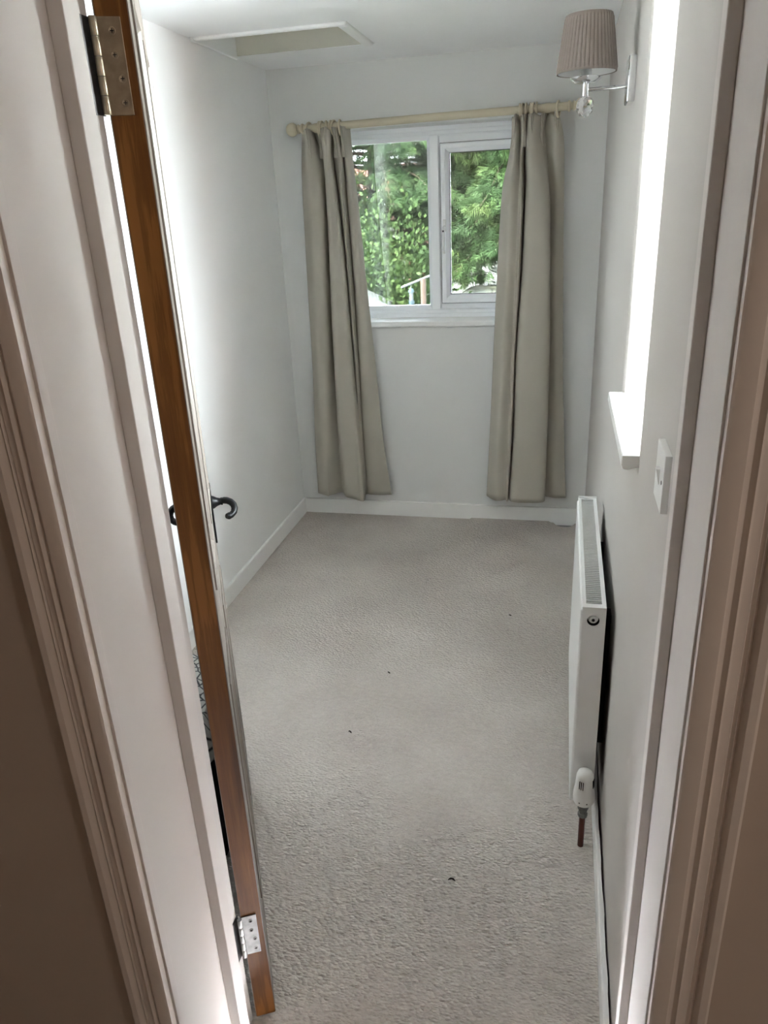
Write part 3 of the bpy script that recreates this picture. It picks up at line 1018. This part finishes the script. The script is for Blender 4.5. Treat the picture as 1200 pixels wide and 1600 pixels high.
for ya, yb, nm in ((RY0 - 0.001, RY0 + 0.0005, 'n'), (RY1 - 0.0005, RY1 + 0.001, 'f')):
    s = MB()
    if nm == 'n':
        hx, hz, hr_ = 0.103, RZB - 0.0355, 0.0145
        rct = (RX0 + 0.005, RX1, RZA + 0.004, RZB)
        inn, out_ = [], []
        for k in range(32):
            a = 2 * math.pi * (k + 0.5) / 32
            ca, sa = math.cos(a), math.sin(a)
            inn.append((hx + hr_ * ca, hz + hr_ * sa))
            t = min(((rct[1] - hx) / ca) if ca > 0 else ((rct[0] - hx) / ca), ((rct[3] - hz) / sa) if sa > 0 else ((rct[2] - hz) / sa))
            px_, pz_ = hx + t * ca, hz + t * sa
            out_.append((px_, pz_))
        for cx_, cz_ in ((rct[0], rct[2]), (rct[1], rct[2]), (rct[1], rct[3]), (rct[0], rct[3])):
            q = min(range(32), key=lambda k_: abs(math.atan2(cz_ - hz, cx_ - hx) - math.atan2(out_[k_][1] - hz, out_[k_][0] - hx)))
            out_[q] = (cx_, cz_)
        s.loft([[(u, ya, v) for u, v in out_], [(u, ya, v) for u, v in inn], [(u, yb, v) for u, v in inn], [(u, yb, v) for u, v in out_], [(u, ya, v) for u, v in out_]], True, False)
        s.build('side_panel', 'rad', rad, bevel=0.0006)
    else:
        s.box((RX0 + 0.004, ya, RZA + 0.004), (RX1 + 0.001, yb + 0.004, RZB + 0.004))
        s.build('side_panel', 'rad', rad, bevel=0.0015)
zc = RZB - 0.0355
plug = MB().lathe([(0.0125, 0.022), (0.0125, 0.010), (0.010, 0.0095), (0.0098, 0.0035), (0.0088, 0.002), (0.0055, 0.002), (0.005, 0.004)], (0.103, RY0, zc), (0, 1, 0), 20)
pl = plug.build('blanking_plug', 'plastic', rad, smooth=True)
MB().lathe([(0.0038, 0.0), (0.0038, 0.0025)], (0.103, RY0 - 0.0005, zc), (0, 1, 0), 6).build('square_socket', 'rad_dark', pl)
for y in (1.78, 2.20):
    MB().box((RX1 - 0.004, y - 0.02, 0.2), (XR + 0.001, y + 0.02, RZB - 0.09)).build('bracket', 'rad_dark', rad, bevel=0.001)
# thermostatic valve on the near bottom corner
VX, VY = 0.106, 1.583
body = MB()
body.lathe([(0.0095, 0.100), (0.0125, 0.102), (0.0125, 0.112), (0.0105, 0.114), (0.0105, 0.122), (0.0135, 0.125), (0.0135, 0.142), (0.012, 0.152)], (VX, VY, 0), (0, 0, 1), 8)
body.tube([(VX, VY, 0.132), (VX - 0.001, RY0 + 0.004, 0.132)], 0.011, 12)
val = body.build('valve', 'steel', rad, smooth=True)
hp = [(0.012, 0.148), (0.0235, 0.149), (0.0262, 0.153), (0.0275, 0.163), (0.0268, 0.180), (0.0235, 0.203), (0.0225, 0.218), (0.0215, 0.234), (0.018, 0.244), (0.011, 0.2485), (0.001, 0.250)]
MB().lathe(hp, (VX, VY, 0), (0, 0, 1), 36).build('valve_head', 'plastic', val, smooth=True)
sl = MB()
for a0 in (-125, -30):
    for k in range(3):
        a = R(a0 + k * 12)
        ct, sn = math.cos(a), math.sin(a)
        sl.box((-0.0015, -0.0009, 0.0), (0.0015, 0.0009, 0.024),
               Matrix.Translation((VX + 0.0228 * ct, VY + 0.0228 * sn, 0.204)) @ Matrix.Rotation(a, 4, 'Z') @ Matrix.Rotation(R(-2), 4, 'Y'))
sl.build('vent_slots', 'rad_dark', val)['kind'] = 'stuff'
for a in (-115, -75):
    MB().lathe([(0.0018, -0.001), (0.0018, 0.0006)], (VX + 0.0272 * math.cos(R(a)), VY + 0.0272 * math.sin(R(a)), 0.164), (math.cos(R(a)), math.sin(R(a)), 0), 8) \
        .build('marker_dot', 'rad_dark', val)
MB().tube([(VX, VY, -0.013), (VX, VY, 0.103)], 0.0078, 16).build('feed_pipe', 'copper', rad, smooth=True)
VX2, VY2 = 0.106, 2.405
MB().lathe([(0.0095, 0.098), (0.0125, 0.102), (0.0125, 0.125), (0.0135, 0.127), (0.0135, 0.145), (0.017, 0.15), (0.017, 0.19), (0.012, 0.195)], (VX2, VY2, 0), (0, 0, 1), 16) \
    .tube([(VX2, VY2, 0.132), (VX2, RY1 - 0.004, 0.132)], 0.011, 12).build('lockshield_valve', 'plastic', rad, smooth=True)
MB().tube([(VX2, VY2, -0.013), (VX2, VY2, 0.1)], 0.0078, 16).build('feed_pipe', 'copper', rad, smooth=True)

# ------------------------------------------------------------------ wall lamp
PY, PZ = 2.29, 1.868
lamp = thing('wall_lamp', 'chrome wall lamp with taupe pleated shade high on the right wall', 'lamp', (XR, PY, PZ))
poly = []
w, hgt, rr = 0.050, 0.0525, 0.006
MB().box((XR - 0.020, PY - w, PZ - hgt), (XR, PY + w, PZ + hgt)).build('back_plate', 'chrome', lamp, bevel=0.004, seg=3)
AX, AZ = 0.034, 1.855
MB().tube([(XR - 0.018, PY, AZ + 0.001), (AX, PY, AZ)], 0.0048, 14).build('arm', 'chrome', lamp, smooth=True)
MB().lathe([(0.004, -0.018), (0.0085, -0.016), (0.0085, 0.022), (0.0095, 0.024), (0.0095, 0.028), (0.004, 0.030)], (AX, PY, AZ), (0, 0, 1), 24).build('stem', 'chrome', lamp, smooth=True)
cb = MB()
bmesh.ops.create_icosphere(cb.bm, subdivisions=2, radius=0.023, matrix=Matrix.Translation((AX, PY, AZ - 0.038)) @ Matrix.Diagonal((1, 1, 1.15, 1)))
cb.build('crystal_ball', 'crystal', lamp)
MB().lathe([(0.009, 0.014), (0.028, 0.016), (0.039, 0.024), (0.0415, 0.028), (0.030, 0.0205), (0.011, 0.019)], (AX, PY, AZ), (0, 0, 1), 32).build('drip_dish', 'chrome', lamp, smooth=True)
MB().lathe([(0.0135, 0.032), (0.0135, 0.070), (0.0125, 0.092), (0.011, 0.094)], (AX, PY, AZ), (0, 0, 1), 24).build('bulb_holder', 'chrome', lamp, smooth=True)
sh = MB()
SB, ST_, rb, rt = 1.893, 2.022, 0.075, 0.057
NP = 42
rings = []
for z, r0, amp in ((SB, rb, 0.0008), (SB + 0.006, rb + 0.0006, 0.0008), (SB + 0.009, rb - 0.0008, 0.0022), ((SB + ST_) / 2, (rb + rt) / 2, 0.0022), (ST_ - 0.009, rt + 0.0018, 0.0016), (ST_ - 0.006, rt + 0.002, 0.0006), (ST_, rt, 0.0006)):
    ring = []
    for k in range(NP * 4):
        a = 2 * math.pi * k / (NP * 4)
        ph = k % 4
        dr = (0.0, 0.9, 1.0, 0.75)[ph] * amp * 1.5
        if 12 < (k // 4) < 34:
            dr *= 0.75
        ring.append((AX + (r0 + dr) * math.cos(a), PY + (r0 + dr) * math.sin(a), z))
    rings.append(ring)
sh.loft(rings, True, False)
sho = sh.build('lamp_shade', 'shade', lamp, smooth=False)
sm_ = sho.modifiers.new('thickness', 'SOLIDIFY')
sm_.thickness = 0.0015
ln = MB()
ln.loft([[(AX + r0 * math.cos(2 * math.pi * k / 48), PY + r0 * math.sin(2 * math.pi * k / 48), z) for k in range(48)]
         for z, r0 in ((SB + 0.001, rb - 0.003), (ST_ - 0.001, rt - 0.003))], True, False)
ln.build('shade_lining', 'wall', sho, smooth=True)
sp = MB()
ring_mesh(sp, (AX, PY, ST_ - 0.004), (0, 0, 1), rt - 0.003, 0.0012, 32, 6)
sp.build('top_hoop', 'chrome', sho, smooth=True)
sp = MB()
ring_mesh(sp, (AX, PY, SB + 0.045), (0, 0, 1), 0.014, 0.0012, 20, 6)
for k in range(3):
    a = R(20 + 120 * k)
    sp.tube([(AX + 0.014 * math.cos(a), PY + 0.014 * math.sin(a), SB + 0.045), (AX + (rb - 0.012) * math.cos(a), PY + (rb - 0.012) * math.sin(a), SB + 0.05)], 0.0012, 6)
sp.build('shade_carrier', 'chrome', sho, smooth=True)

# ------------------------------------------------------------------ light switch
swy, swz = 1.082, 1.222
sw = thing('light_switch', 'square white single light switch on the wall beside the doorway', 'switch', (XR, swy, swz))
MB().box((XR - 0.0095, swy - 0.043, swz - 0.043), (XR + 0.001, swy + 0.043, swz + 0.043)).build('switch_plate', 'plastic', sw, bevel=0.0012)
rk = MB()
rk.loft([[(XR - 0.0094, swy - 0.006, swz - 0.012), (XR - 0.0094, swy + 0.006, swz - 0.012), (XR - 0.0094, swy + 0.006, swz + 0.012), (XR - 0.0094, swy - 0.006, swz + 0.012)],
         [(XR - 0.0105, swy - 0.0055, swz - 0.0115), (XR - 0.0105, swy + 0.0055, swz - 0.0115), (XR - 0.0150, swy + 0.0055, swz + 0.0115), (XR - 0.0150, swy - 0.0055, swz + 0.0115)]])
rk.build('rocker', 'plastic', sw, bevel=0.0004)
for y in (-0.030, 0.030):
    MB().lathe([(0.003, 0.0), (0.003, 0.0008)], (XR - 0.0094, swy + y, swz), (-1, 0, 0), 12).build('screw', 'steel', sw, smooth=True)

# ------------------------------------------------------------------ things half hidden behind the door
bag = thing('soft_bag', 'black soft bag standing on the carpet behind the open door', 'bag', (-1.00, 1.48, 0.0))


def soft_box(mb, cx, cy, ang, rows_, n=28, p=4.0):
    rings_ = []
    for z, hw, hd_, sx in rows_:
        ring = []
        for k in range(n):
            a = 2 * math.pi * k / n
            c, s = math.cos(a), math.sin(a)
            x = hw * math.copysign(abs(c) ** (2 / p), c)
            y = hd_ * math.copysign(abs(s) ** (2 / p), s)
            x += 0.006 * math.sin(5 * a + z * 30)
            ring.append((cx + sx + x * math.cos(ang) - y * math.sin(ang), cy + x * math.sin(ang) + y * math.cos(ang), z))
        rings_.append(ring)
    return mb.loft(rings_)


BA = R(26.4)
soft_box(MB(), -1.00, 1.48, BA, [(0.003, 0.13, 0.19, 0), (0.012, 0.145, 0.205, 0), (0.10, 0.15, 0.21, 0), (0.20, 0.145, 0.205, 0), (0.27, 0.138, 0.198, 0), (0.305, 0.11, 0.17, 0)]) \
    .build('bag_body', 'bag', bag, smooth=True)
MB().tube([(-1.20, 1.40, 0.10), (-1.22, 1.42, 0.16), (-1.19, 1.52, 0.20), (-1.22, 1.56, 0.16), (-1.20, 1.55, 0.10)], 0.010, 10).build('strap', 'bag', bag, smooth=True)
cu = thing('folded_throw', 'grey throw with dark line print lying on the black bag', 'throw', (-1.00, 1.48, 0.31))
soft_box(MB(), -1.00, 1.48, BA, [(0.308, 0.10, 0.17, 0), (0.314, 0.132, 0.195, 0.005), (0.35, 0.142, 0.205, 0.004), (0.40, 0.14, 0.20, 0.0), (0.43, 0.125, 0.18, 0), (0.44, 0.08, 0.14, 0)], 32, 5.0) \
    .build('folded_cloth', 'print', cu, smooth=True)

# lint on the carpet
for k, (x, y, s, lab) in enumerate(((-0.214, 1.406, 0.012, 'dark lint speck lying nearest the doorway on the carpet'),
                                    (-0.623, 1.927, 0.008, 'dark lint speck on the carpet nearest the open door'),
                                    (-0.569, 2.279, 0.007, 'small dark lint speck on the middle of the carpet'),
                                    (-0.159, 2.763, 0.008, 'dark lint speck on the carpet nearest the radiator and window'))):
    rnd = random.Random(k)
    mb = MB()
    pts = [(x + s * (t - 0.5) * 1.6, y + s * 0.35 * math.sin(3 * t + k), 0.003 + 0.002 * math.sin(4 * t)) for t in np.linspace(0, 1, 7)]
    mb.tube(pts, [0.0006, 0.0018, 0.0026, 0.0022, 0.0028, 0.0016, 0.0006], 7)
    tag(mb.build('lint_speck', 'lint', smooth=True), lab, 'lint', 'lint specks on the carpet')

# ------------------------------------------------------------------ added lamp, out of view, to light the hall side of the doorway
hl = thing('hall_fill_lamp', 'added globe lighting the doorway trim from the hall, outside the view', 'lamp', (1.5, -0.40, 1.75))
MB().lathe([(0.06, 0.0), (0.06, 0.015), (0.05, 0.02), (0.012, 0.022), (0.012, 0.06)], (1.5, -0.40, 1.75), (-1, 0, 0), 32).build('base', 'plastic', hl, smooth=True)
me_, nt_, bs_ = new_mat('fill_lamp_glass')
bs_.inputs['Emission Color'].default_value = (1.0, 0.90, 0.81, 1)
bs_.inputs['Emission Strength'].default_value = 1.9
M['fill_glow'] = me_
gl = MB()
bmesh.ops.create_uvsphere(gl.bm, u_segments=24, v_segments=16, radius=0.10, matrix=Matrix.Translation((1.36, -0.40, 1.75)))
gl.build('fill_globe', 'fill_glow', hl, smooth=True)

# ------------------------------------------------------------------ garden beyond the window
GZ = -2.6
tag(MB().box((-40, 5.0, GZ - 0.3), (40, 60, GZ)).build('ground', 'soil'), 'green lawn of the garden below the window', kind='structure')
tag(MB().box((0.42, 0.96, GZ - 0.3), (9.0, 5.0, GZ)).build('ground_bounce', 'gravel'), 'pale gravel added unseen below the side window to bounce light indoors', kind='structure')  # unseen pale ground added to throw light up to the ceiling
rng = np.random.default_rng(11)


def sprays(P, D, size, nf=11, wid=0.06):
    """flat feathery fronds: a spine with side fingers, one quad each"""
    n = len(P)
    D = D / np.linalg.norm(D, axis=1, keepdims=True)
    rv = rng.normal(size=(n, 3))
    rv[:, 2] *= 0.4
    S = np.cross(D, rv)
    S /= np.linalg.norm(S, axis=1, keepdims=True)
    Nn = np.cross(S, D)
    out = []
    for k in range(nf):
        if k == nf - 1:
            base = P
            d = D
            ln = size
        else:
            t = 0.08 + 0.80 * (k // 2) / (nf // 2)
            sg = 1 if k % 2 else -1
            base = P + D * (size * t)[:, None]
            ang = R(38) + 0.25 * rng.random(n)
            d = D * np.cos(ang)[:, None] + S * (sg * np.sin(ang))[:, None] + Nn * (rng.normal(size=n) * 0.22)[:, None] + np.array((0, 0, -0.12))
            ln = size * (0.62 - 0.45 * t) * (0.8 + 0.4 * rng.random(n))
        sd = np.cross(d, Nn)
        sd /= np.linalg.norm(sd, axis=1, keepdims=True) + 1e-9
        w_ = (ln * wid)[:, None]
        a = base
        b = base + d * (ln * 0.45)[:, None] + sd * w_
        c = base + d * ln[:, None] if hasattr(ln, '__len__') else base + d * ln
        e = base + d * (ln * 0.45)[:, None] - sd * w_
        out.append(np.stack([a, b, c, e], axis=1))
    return np.concatenate(out).reshape(-1, 3)


def conifer(loc, height, radius, low, nb, ns, label, size=(0.12, 0.26)):
    root = thing('conifer_tree', label, 'tree', loc, 'conifers beyond the garden')
    pts, dirs = [], []
    wood = MB()
    wood.tube([(0, 0, 0), (0.05, 0.02, height * 0.4), (0, 0, height * 0.97)], [0.20, 0.14, 0.02], 10)
    br = MB()
    for b in range(nb):
        h = low + (height - low) * (b + rng.random()) / nb
        az = b * 2.39996 + rng.normal() * 0.25
        t_h = (h - low) / (height - low)
        L = radius * (1 - 0.75 * t_h) * (0.72 + 0.4 * rng.random())
        ts = np.linspace(0, 1, 9)
        droop = 0.30 + 0.25 * rng.random()
        path = np.stack([np.cos(az) * L * ts, np.sin(az) * L * ts, h + 0.22 * L * ts - droop * L * ts ** 2], axis=1)
        br.tube([tuple(p) for p in path[::2]], [0.035, 0.026, 0.018, 0.011, 0.004], 5)
        m_ = int(ns * (0.35 + 0.65 * L / radius))
        tt = 0.22 + 0.80 * rng.random(m_) ** 0.75
        p = np.stack([np.interp(tt, ts, path[:, i]) for i in range(3)], axis=1)
        side = rng.normal(size=m_) * 0.26 * L * (1.05 - 0.6 * tt) * 0.55
        tang = np.array((np.cos(az), np.sin(az), 0))
        lat = np.array((-np.sin(az), np.cos(az), 0))
        p = p + lat * side[:, None] + rng.normal(size=(m_, 3)) * np.array((0.05, 0.05, 0.035))
        p[:, 2] -= 0.25 * np.abs(side)
        d = tang * 0.8 + lat * (np.sign(side) * 0.5 + rng.normal(size=m_) * 0.25)[:, None] + np.array((0, 0, -0.55)) + rng.normal(size=(m_, 3)) * 0.22
        pts.append(p)
        dirs.append(d)
    P = np.concatenate(pts)
    D = np.concatenate(dirs)
    wood.build('trunk', 'bark', root, local=True, smooth=True)
    bo = br.build('branches', 'bark', root, local=True, smooth=True)
    bo['kind'] = 'stuff'
    sz = size[0] + (size[1] - size[0]) * rng.random(len(P))
    fo = from_arrays('foliage', sprays(P, D, sz), 4, 'conifer', root)
    fo['kind'] = 'stuff'
    return root


conifer((-3.3, 13.8, GZ), 9.5, 2.9, 3.3, 140, 330, 'tall conifer with drooping sprays filling the left window pane')
conifer((-0.75, 13.2, GZ), 9.0, 2.0, 3.35, 140, 300, 'dense conifer filling the right casement pane above the pale roof')
conifer((-7.4, 16.5, GZ), 8.5, 3.0, 1.2, 80, 130, 'conifer further back beyond the left curtain')
conifer((3.2, 15.5, GZ), 8.5, 3.0, 1.2, 70, 110, 'conifer further back beyond the right curtain')


def bush(loc, rx, ry, rz_, n, label, leaf=(0.05, 0.10)):
    root = thing('garden_bush', label, 'bush', loc, 'bushes below the conifers')
    u = rng.normal(size=(n, 3))
    u /= np.linalg.norm(u, axis=1, keepdims=True)
    u[:, 2] = np.abs(u[:, 2]) * 0.9 + 0.1 * u[:, 2]
    ph = np.arctan2(u[:, 1], u[:, 0])
    lump = 1 + 0.10 * np.sin(5 * ph + 3 * u[:, 2]) + 0.08 * np.sin(11 * ph + 9 * u[:, 2]) + 0.06 * np.sin(23 * ph - 15 * u[:, 2])
    rr_ = (0.62 + 0.40 * rng.random(n) ** 0.5) * lump
    P = u * rr_[:, None] * np.array((rx, ry, rz_))
    P[:, 2] += rz_ * 0.12
    d = u + rng.normal(size=(n, 3)) * 0.7
    d /= np.linalg.norm(d, axis=1, keepdims=True)
    s = np.cross(d, rng.normal(size=(n, 3)))
    s /= np.linalg.norm(s, axis=1, keepdims=True)
    ln = (leaf[0] + (leaf[1] - leaf[0]) * rng.random(n))[:, None]
    q = np.stack([P, P + d * ln * 0.5 + s * ln * 0.32, P + d * ln, P + d * ln * 0.5 - s * ln * 0.32], axis=1).reshape(-1, 3)
    fo = from_arrays('leaves', q, 4, 'bush', root)
    fo['kind'] = 'stuff'
    st_ = MB()
    for k in range(14):
        a = k * 2.4
        st_.tube([(0.1 * math.cos(a), 0.1 * math.sin(a), 0), (0.5 * rx * math.cos(a), 0.5 * ry * math.sin(a), rz_ * 0.5), (0.8 * rx * math.cos(a), 0.8 * ry * math.sin(a), rz_ * (0.6 + 0.02 * k))], [0.03, 0.02, 0.006], 5)
    so2 = st_.build('stems', 'bark', root, local=True, smooth=True)
    so2['kind'] = 'stuff'
    return root


bush((-2.45, 11.0, GZ), 1.25, 1.1, 3.45, 30000, 'big leafy bush filling the lower half of the left pane')
bush((-4.4, 11.6, GZ), 1.3, 1.2, 3.2, 14000, 'leafy bush beyond the left curtain edge')

# washing-line post with a cross bar, and a bird feeder hanging from it
pole = thing('washing_line_post', 'weathered post with a pale cross bar in front of the bush', 'post', (-1.60, 9.0, GZ))
MB().tube([(-1.60, 9.0, GZ - 0.05), (-1.60, 9.0, 0.79)], [0.04, 0.032], 10).build('post', 'post', pole, smooth=True)
MB().tube([(-1.86, 9.0, 0.70), (-1.50, 9.0, 0.83)], 0.014, 10).build('cross_bar', 'pale_bar', pole, smooth=True)
fd = thing('bird_feeder', 'pale blue and white bird feeder hanging from the post bar', 'bird feeder', (-1.745, 9.0, 0.52))
MB().lathe([(0.03, 0.0), (0.034, 0.02), (0.034, 0.05)], (-1.745, 9.0, 0.50), (0, 0, 1), 16).build('tray', 'blue', fd, smooth=True)
MB().lathe([(0.024, 0.05), (0.024, 0.15)], (-1.745, 9.0, 0.50), (0, 0, 1), 16).build('seed_tube', 'pale_bar', fd, smooth=True)
MB().lathe([(0.036, 0.145), (0.033, 0.165), (0.02, 0.185), (0.004, 0.195)], (-1.745, 9.0, 0.50), (0, 0, 1), 16).build('lid', 'blue', fd, smooth=True)
MB().tube([(-1.745, 9.0, 0.69), (-1.745, 9.0, 0.735)], 0.003, 6).build('hanger', 'steel', fd)


def gable(root, x0, x1, y0, y1, ze, zr, wallmat, roofmat, over=0.3, ridge='y', th=0.12):
    """walls and two roof slopes; ridge along y (gable faces the viewer) or along x"""
    w_ = MB()
    if ridge == 'y':
        xm = (x0 + x1) / 2
        w_.loft([[(x0, y, GZ - 0.1), (x1, y, GZ - 0.1), (x1, y, ze), (xm, y, zr - 0.05), (x0, y, ze)] for y in (y0, y1)])
        w_.build('wall', wallmat, root)
        s_ = (zr - ze) / (xm - x0)
        for sg, xe in ((-1, x0), (1, x1)):
            xo = xe + sg * over
            zo = ze - over * s_
            MB().loft([[(xm, y, zr), (xo, y, zo), (xo, y, zo + th), (xm, y, zr + th)] for y in (y0 - over, y1 + over)]).build('roof_slope', roofmat, root)
            MB().loft([[(xm, y0 - over - 0.04, zr + th - 0.26), (xo, y0 - over - 0.04, zo + th - 0.26), (xo, y0 - over - 0.04, zo + th + 0.02), (xm, y0 - over - 0.04, zr + th + 0.02)],
                       [(xm, y0 - over, zr + th - 0.26), (xo, y0 - over, zo + th - 0.26), (xo, y0 - over, zo + th + 0.02), (xm, y0 - over, zr + th + 0.02)]]).build('bargeboard', 'white_wood', root)
    else:
        ym = (y0 + y1) / 2
        w_.loft([[(x, y0, GZ - 0.1), (x, y1, GZ - 0.1), (x, y1, ze), (x, ym, zr - 0.05), (x, y0, ze)] for x in (x0, x1)])
        w_.build('wall', wallmat, root)
        s_ = (zr - ze) / (ym - y0)
        for sg, ye in ((-1, y0), (1, y1)):
            yo = ye + sg * over
            zo = ze - over * s_
            MB().loft([[(x, ym, zr), (x, yo, zo), (x, yo, zo + th), (x, ym, zr + th)] for x in (x0 - over, x1 + over)]).build('roof_slope', roofmat, root)
    return root


def house_window(root, x, z, w_, h_, y):
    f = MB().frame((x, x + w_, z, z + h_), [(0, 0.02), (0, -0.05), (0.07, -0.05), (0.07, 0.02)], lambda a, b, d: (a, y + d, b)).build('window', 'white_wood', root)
    MB().box((x + 0.06, y - 0.02, z + 0.06), (x + w_ - 0.06, y - 0.012, z + h_ - 0.06)).build('pane', 'dimglass', f)
    MB().box((x + w_ / 2 - 0.03, y - 0.04, z + 0.06), (x + w_ / 2 + 0.03, y - 0.022, z + h_ - 0.06)).build('glazing_bar', 'white_wood', f)


hs = thing('brick_house', 'red brick house with a white gable edge glimpsed behind the conifers', 'house', (-8.0, 26.0, GZ))
gable(hs, -12.6, -3.4, 24.0, 30.0, -0.1, 2.5, 'brick', 'red_roof', 0.35)
house_window(hs, -5.9, -1.2, 1.1, 1.2, 24.0)
house_window(hs, -9.2, -1.2, 1.4, 1.2, 24.0)
hs2 = thing('brick_terrace', 'long red brick terrace standing behind the gabled house', 'house', (-2.0, 36.0, GZ))
gable(hs2, -22.0, 14.0, 33.0, 40.0, 1.5, 3.2, 'brick', 'red_roof', 0.3, 'x')
for x in (-9.0, -6.6, -4.2, -1.8, 0.6):
    house_window(hs2, x, -0.6, 1.2, 1.4, 33.0)

pr = thing('pale_roofed_house', 'low house with pale grey tiled roof below the right conifer', 'house', (-1.5, 18.0, GZ))
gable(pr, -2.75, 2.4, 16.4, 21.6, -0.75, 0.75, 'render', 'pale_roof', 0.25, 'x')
sm2 = thing('summer_house', 'small round-shouldered mossy roof of a summer house before the pale roof', 'summer house', (-1.16, 12.0, GZ))
mb = MB()
rings = []
for t in np.linspace(0, 1, 10):
    hw = 0.56 * (1 - t) ** 0.62 * 1.0 + 0.13
    rings.append([(-1.16 + hw * sx, 12.0 + hw * sy, -0.02 + 0.42 * t) for sx, sy in ((-1, -1), (0, -1.04), (1, -1), (1.04, 0), (1, 1), (0, 1.04), (-1, 1), (-1.04, 0))])
mb.loft(rings)
mb.build('roof', 'moss_roof', sm2)
mb = MB().box((-1.62, 11.54, GZ), (-0.70, 12.46, 0.0))
mb.build('wall', 'white_wood', sm2)
MB().lathe([(0.03, 0.0), (0.035, 0.03), (0.02, 0.07), (0.001, 0.09)], (-1.16, 12.0, 0.40), (0, 0, 1), 12).build('roof_finial', 'white_wood', sm2, smooth=True)
shd = thing('garden_shed', 'small shed with a pale felt roof at the foot of the left pane', 'shed', (-3.0, 10.0, GZ))
gable(shd, -3.5, -2.36, 9.2, 10.4, 0.36, 0.60, 'post', 'pale_roof', 0.08, 'y', 0.05)
